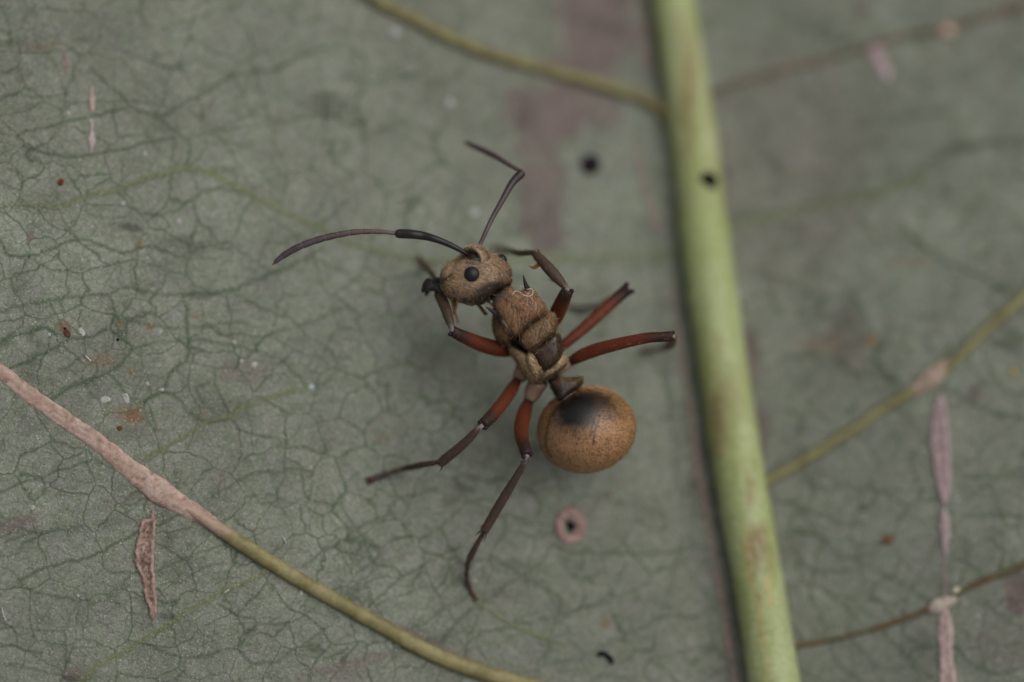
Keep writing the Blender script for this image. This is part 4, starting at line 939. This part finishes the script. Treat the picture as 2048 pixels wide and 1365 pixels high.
# longer standing hairs on head and thorax, leg bristles
R_, D_, L_, W_, C_ = [], [], [], [], []
ps = RNG.choice(cand[(cy_ < 745)], 130)
for i in ps:
    R_.append(BV[i]); D_.append(BN[i] + RNG.normal(size=3) * 0.35); L_.append(RNG.uniform(0.02, 0.04)); W_.append(0.0009); C_.append(lin(170, 130, 80))
for Q, dn in hairs_leg:
    nq = int(len(Q) * 3.4 * dn)
    for _ in range(nq):
        i = RNG.integers(1, len(Q) - 1); t = Q[i + 1, :3] - Q[i - 1, :3]; t /= np.linalg.norm(t) + 1e-9
        a1 = RNG.normal(size=3); s1 = np.cross(t, a1); s1 /= np.linalg.norm(s1) + 1e-9
        R_.append(Q[i, :3] + s1 * Q[i, 3] * 0.9); ly = RNG.random() < 0.45
        D_.append(t * (1.0 if not ly else 2.6) + s1 * 0.9); L_.append(RNG.uniform(0.010, 0.022)); W_.append(0.0009); C_.append(lin(150, 104, 62) if RNG.random() < 0.7 else lin(60, 48, 40))
hair_mesh('bristles', np.array(R_), np.array(D_), np.array(L_), np.array(W_), np.array(C_), ant)

# ------------------------------------------------------------------ specks and bits lying on the leaf
def chip(name, px, py, r, col, label, cat, group=None, elong=1.0, rot=0.0, hgt=0.7, seed=0, z=None):
    rg = np.random.default_rng(500 + seed)
    z0 = float(leaf_z(px, py)) if z is None else z
    c = PX(px, py, z0)
    V, F = ball(np.zeros(3), 1.0, (1, 1, 1), 9, 6)
    V = V * (1 + 0.5 * (rg.random((len(V), 1)) - 0.5)) 
    # weld seam: same random per ring start is fine; the poles are tiny
    V[:9] = V[:9].mean(0); V[-9:] = V[-9:].mean(0)
    V = V * np.array((elong, 1, hgt)) * r / PPB
    cr, sr = math.cos(rot), math.sin(rot)
    V = np.stack([V[:, 0] * cr - V[:, 1] * sr, V[:, 0] * sr + V[:, 1] * cr, V[:, 2]], 1)
    V[:, 2] += r / PPB * hgt * 0.35
    Cc = np.array(lin(*col)) * rg.uniform(0.75, 1.2, (len(V), 1))
    o = mesh_obj(name, V + c, F, M['fleck'], smooth=False, cols={'tint': Cc}, loc=c)
    return tag(o, label, cat, group)
WH = (172, 170, 166)
whites = [(295, 768, 5, 1), (321, 663, 4.5, 1.5), (99, 669, 4, 1), (482, 722, 4, 1.2), (468, 684, 5, 1), (323, 780, 5, 1.2), (294, 517, 4.5, 1), (358, 443, 6, 1.2), (246, 407, 5, 1.2), (290, 309, 6, 1), (66, 1015, 5, 1.2), (310, 405, 3, 1),
          (185, 453, 3, 1), (602, 1186, 4.5, 1.4), (156, 1192, 4, 1), (75, 878, 3.5, 1), (137, 228, 6, 1.2), (757, 1263, 4, 1), (950, 1162, 4, 1), (1915, 1000, 5, 1), (1955, 1232, 5, 1), (780, 1268, 4, 1.5), (160, 320, 3, 1), (241, 1087, 3, 1)]
OWN = {(602, 1186): 'tiny white fleck at the edge of the olive lower side vein', (66, 1015): 'tiny white fleck on the leaf below the pink corky sheath', (156, 1192): 'tiny white fleck on the leaf beside the rough corky scar',
       (950, 1162): 'tiny white fleck on the leaf beside the foot of the long hind leg', (1915, 1000): 'tiny white fleck beside the long mauve corky streak', (1955, 1232): 'tiny white fleck below the thin side vein with the whitish swelling',
       (757, 1263): 'white fleck on the crest of the olive lower side vein', (780, 1268): 'long white fleck on the far flank of the olive lower side vein', (323, 780): 'larger white fleck above and beside the two white crumbs', (295, 768): 'white fleck between an orange grain and the two white crumbs',
       (137, 228): 'white fleck beside the upper of two short pinkish scars', (290, 309): 'round white fleck level with the lower of two short pinkish scars', (99, 669): 'white fleck beside the rust-red crumb', (294, 517): 'white fleck under a dark smudge on the leaf'}
for i, (x, y, r, e) in enumerate(whites):
    chip('white_fleck', x, y, r * 0.8, WH, OWN.get((x, y), 'tiny white fleck lying loose on the leaf blade away from ant and veins'), 'fleck', 'white flecks on the leaf', e, i * 1.3, 0.5, i)
chip('white_crumb', 210, 800, 7, WH, 'flat white crumb on the leaf, the larger of two above the pink corky sheath', 'crumb', None, 1.6, 0.3, 0.35, 40)
chip('white_crumb', 253, 797, 6, WH, 'narrow white crumb on the leaf, the smaller of two above the pink corky sheath', 'crumb', None, 1.7, 1.9, 0.4, 41)
chip('white_crumb', 163, 664, 6, WH, 'ragged white crumb on the leaf beside a rust-red crumb', 'crumb', None, 1.8, 2.0, 0.35, 42)
chip('pale_grain', 508, 731, 6, (180, 176, 170), 'pale grain on the leaf near the tip of the long antenna', 'grain', None, 1.2, .4, 0.5, 43)
chip('pale_grain', 622, 775, 6, (170, 184, 178), 'pale bluish grain on the leaf above a traced green vein', 'grain', None, 1.2, .4, 0.5, 44)
for i, (x, y, r) in enumerate([(790, 66, 11), (900, 206, 9), (949, 425, 10)]):
    chip('pale_speck', x, y, r * 0.9, (172, 176, 172), ['round whitish speck just below the upper side vein', 'round whitish speck midway between the upper side vein and the bent antenna', 'round whitish speck on the leaf between the two antennae'][i], 'speck', 'whitish specks by the upper side vein', 1, i, 0.4, 50 + i)
chip('pale_pellet', 1897, 62, 12, (206, 176, 156), 'round cream-pink pellet on the thin brownish side vein', 'pellet', None, 1, 0, 0.8, 55)
chip('pale_pellet', 1912, 1184, 9, (206, 198, 178), 'round whitish pellet beside the whitish corky swelling', 'pellet', None, 1.1, .5, 0.8, 56)
chip('rust_crumb', 121, 365, 6.5, (112, 62, 42), 'rust-orange crumb on the leaf under two short pinkish scars', 'crumb', None, 1.2, .8, 0.8, 60)
chip('rust_crumb', 133, 668, 7, (96, 60, 52), 'rust-red crumb on the leaf beside a ragged white crumb', 'crumb', None, 1.3, 1.8, 0.5, 61)
chip('orange_grain', 263, 743, 4, (164, 112, 78), 'tiny orange grain on the leaf above the two white crumbs', 'grain', None, 1.2, 1.5, 0.7, 62)
chip('brown_grain', 239, 857, 5, (110, 78, 44), 'tiny brown grain on the leaf below an orange-brown stain', 'grain', None, 1.3, .3, 0.7, 63)
chip('rust_crumb', 1776, 1080, 10, (112, 82, 62), 'blurred rust-brown crumb on the leaf right of the midrib', 'crumb', None, 1.3, .3, 0.6, 64)
chip('orange_grain', 1743, 681, 8, (150, 114, 74), 'orange grain on the leaf above the corky node', 'grain', None, 1.2, .3, 0.6, 65)
chip('yellow_grain', 2027, 745, 6, (170, 150, 60), 'tiny yellow grain on the leaf near a reddish stain', 'grain', None, 1.2, .3, 0.6, 66)
chip('black_grain', 236, 680, 3, (26, 24, 24), 'tiny black grain alone on the leaf near a faint orange stain', 'grain', 'black grains on the leaf', 1.1, 0, 0.7, 67)
chip('black_grain', 130, 658, 3, (26, 24, 24), 'tiny black grain touching the rust-red crumb', 'grain', 'black grains on the leaf', 1.1, 0, 0.7, 68)
chip('dark_seed', 1178, 333, 22, (34, 26, 34), 'dark purple-black oval seed lying on the leaf between midrib and antenna', 'seed', None, 1.25, 0.55, 0.35, 70)
chip('dark_scale', 1416, 362, 17, (30, 26, 36), 'small dark oval scale stuck on the midrib', 'scale', None, 1.2, 1.5, 0.35, 71, z=float(leaf_z(1416, 362)) + 0.156)
# curled black bit
bz = lambda x, y: LZ(x, y, 0.008)
Vb, Fb, Cb = join([rod([(1196, 1311, bz(1196, 1311), 8), (1204, 1306, bz(1204, 1306), 10), (1214, 1311, bz(1214, 1311), 10), (1222, 1320, bz(1222, 1320), 11), (1226, 1328, bz(1226, 1328), 6)], (22, 20, 26), 10)])
o = mesh_obj('black_curl', Vb, Fb, M['fleck'], cols={'tint': np.broadcast_to(Cb, (len(Vb), 3))}, loc=on_leaf(1210, 1316)); tag(o, 'small curled black crumb of dirt on the leaf left of the midrib', 'crumb')
# fibres
def fibre(pts, w, label, zoff=None, n=6):
    P = [(x, y, (LZ(x, y, 0.006) if zoff is None else surf(x, y) + zoff), w) for x, y in pts]
    Vb, Fb, Cb = rod(P, (196, 196, 190), n, 0.004)
    o = mesh_obj('white_fibre', Vb, Fb, M['fleck'], cols={'tint': np.broadcast_to(Cb, (len(Vb), 3))}, loc=PX(*P[len(P) // 2][:3])); tag(o, label, 'fibre')
fibre([(171, 712), (182, 723)], 2.4, 'short straight white fibre on the leaf beside a faint orange stain')
fibre([(4, 1216), (7, 1230), (12, 1242)], 2.0, 'thin white fibre lying on the leaf near a corky scar')
fibre([(448, 1186), (458, 1180)], 2.2, 'short white fibre lying along the slender yellow vein')
fibre([(566, 1074), (572, 1086)], 2.0, 'short white fibre on the leaf above the lower side vein')
fibre([(1040, 571), (1045, 576), (1054, 579), (1062, 578), (1066, 582), (1064, 590), (1056, 593), (1046, 590), (1038, 584), (1030, 583), (1025, 590)], 1.5, 'curly white fibre caught on the front of the thorax', 0.010)
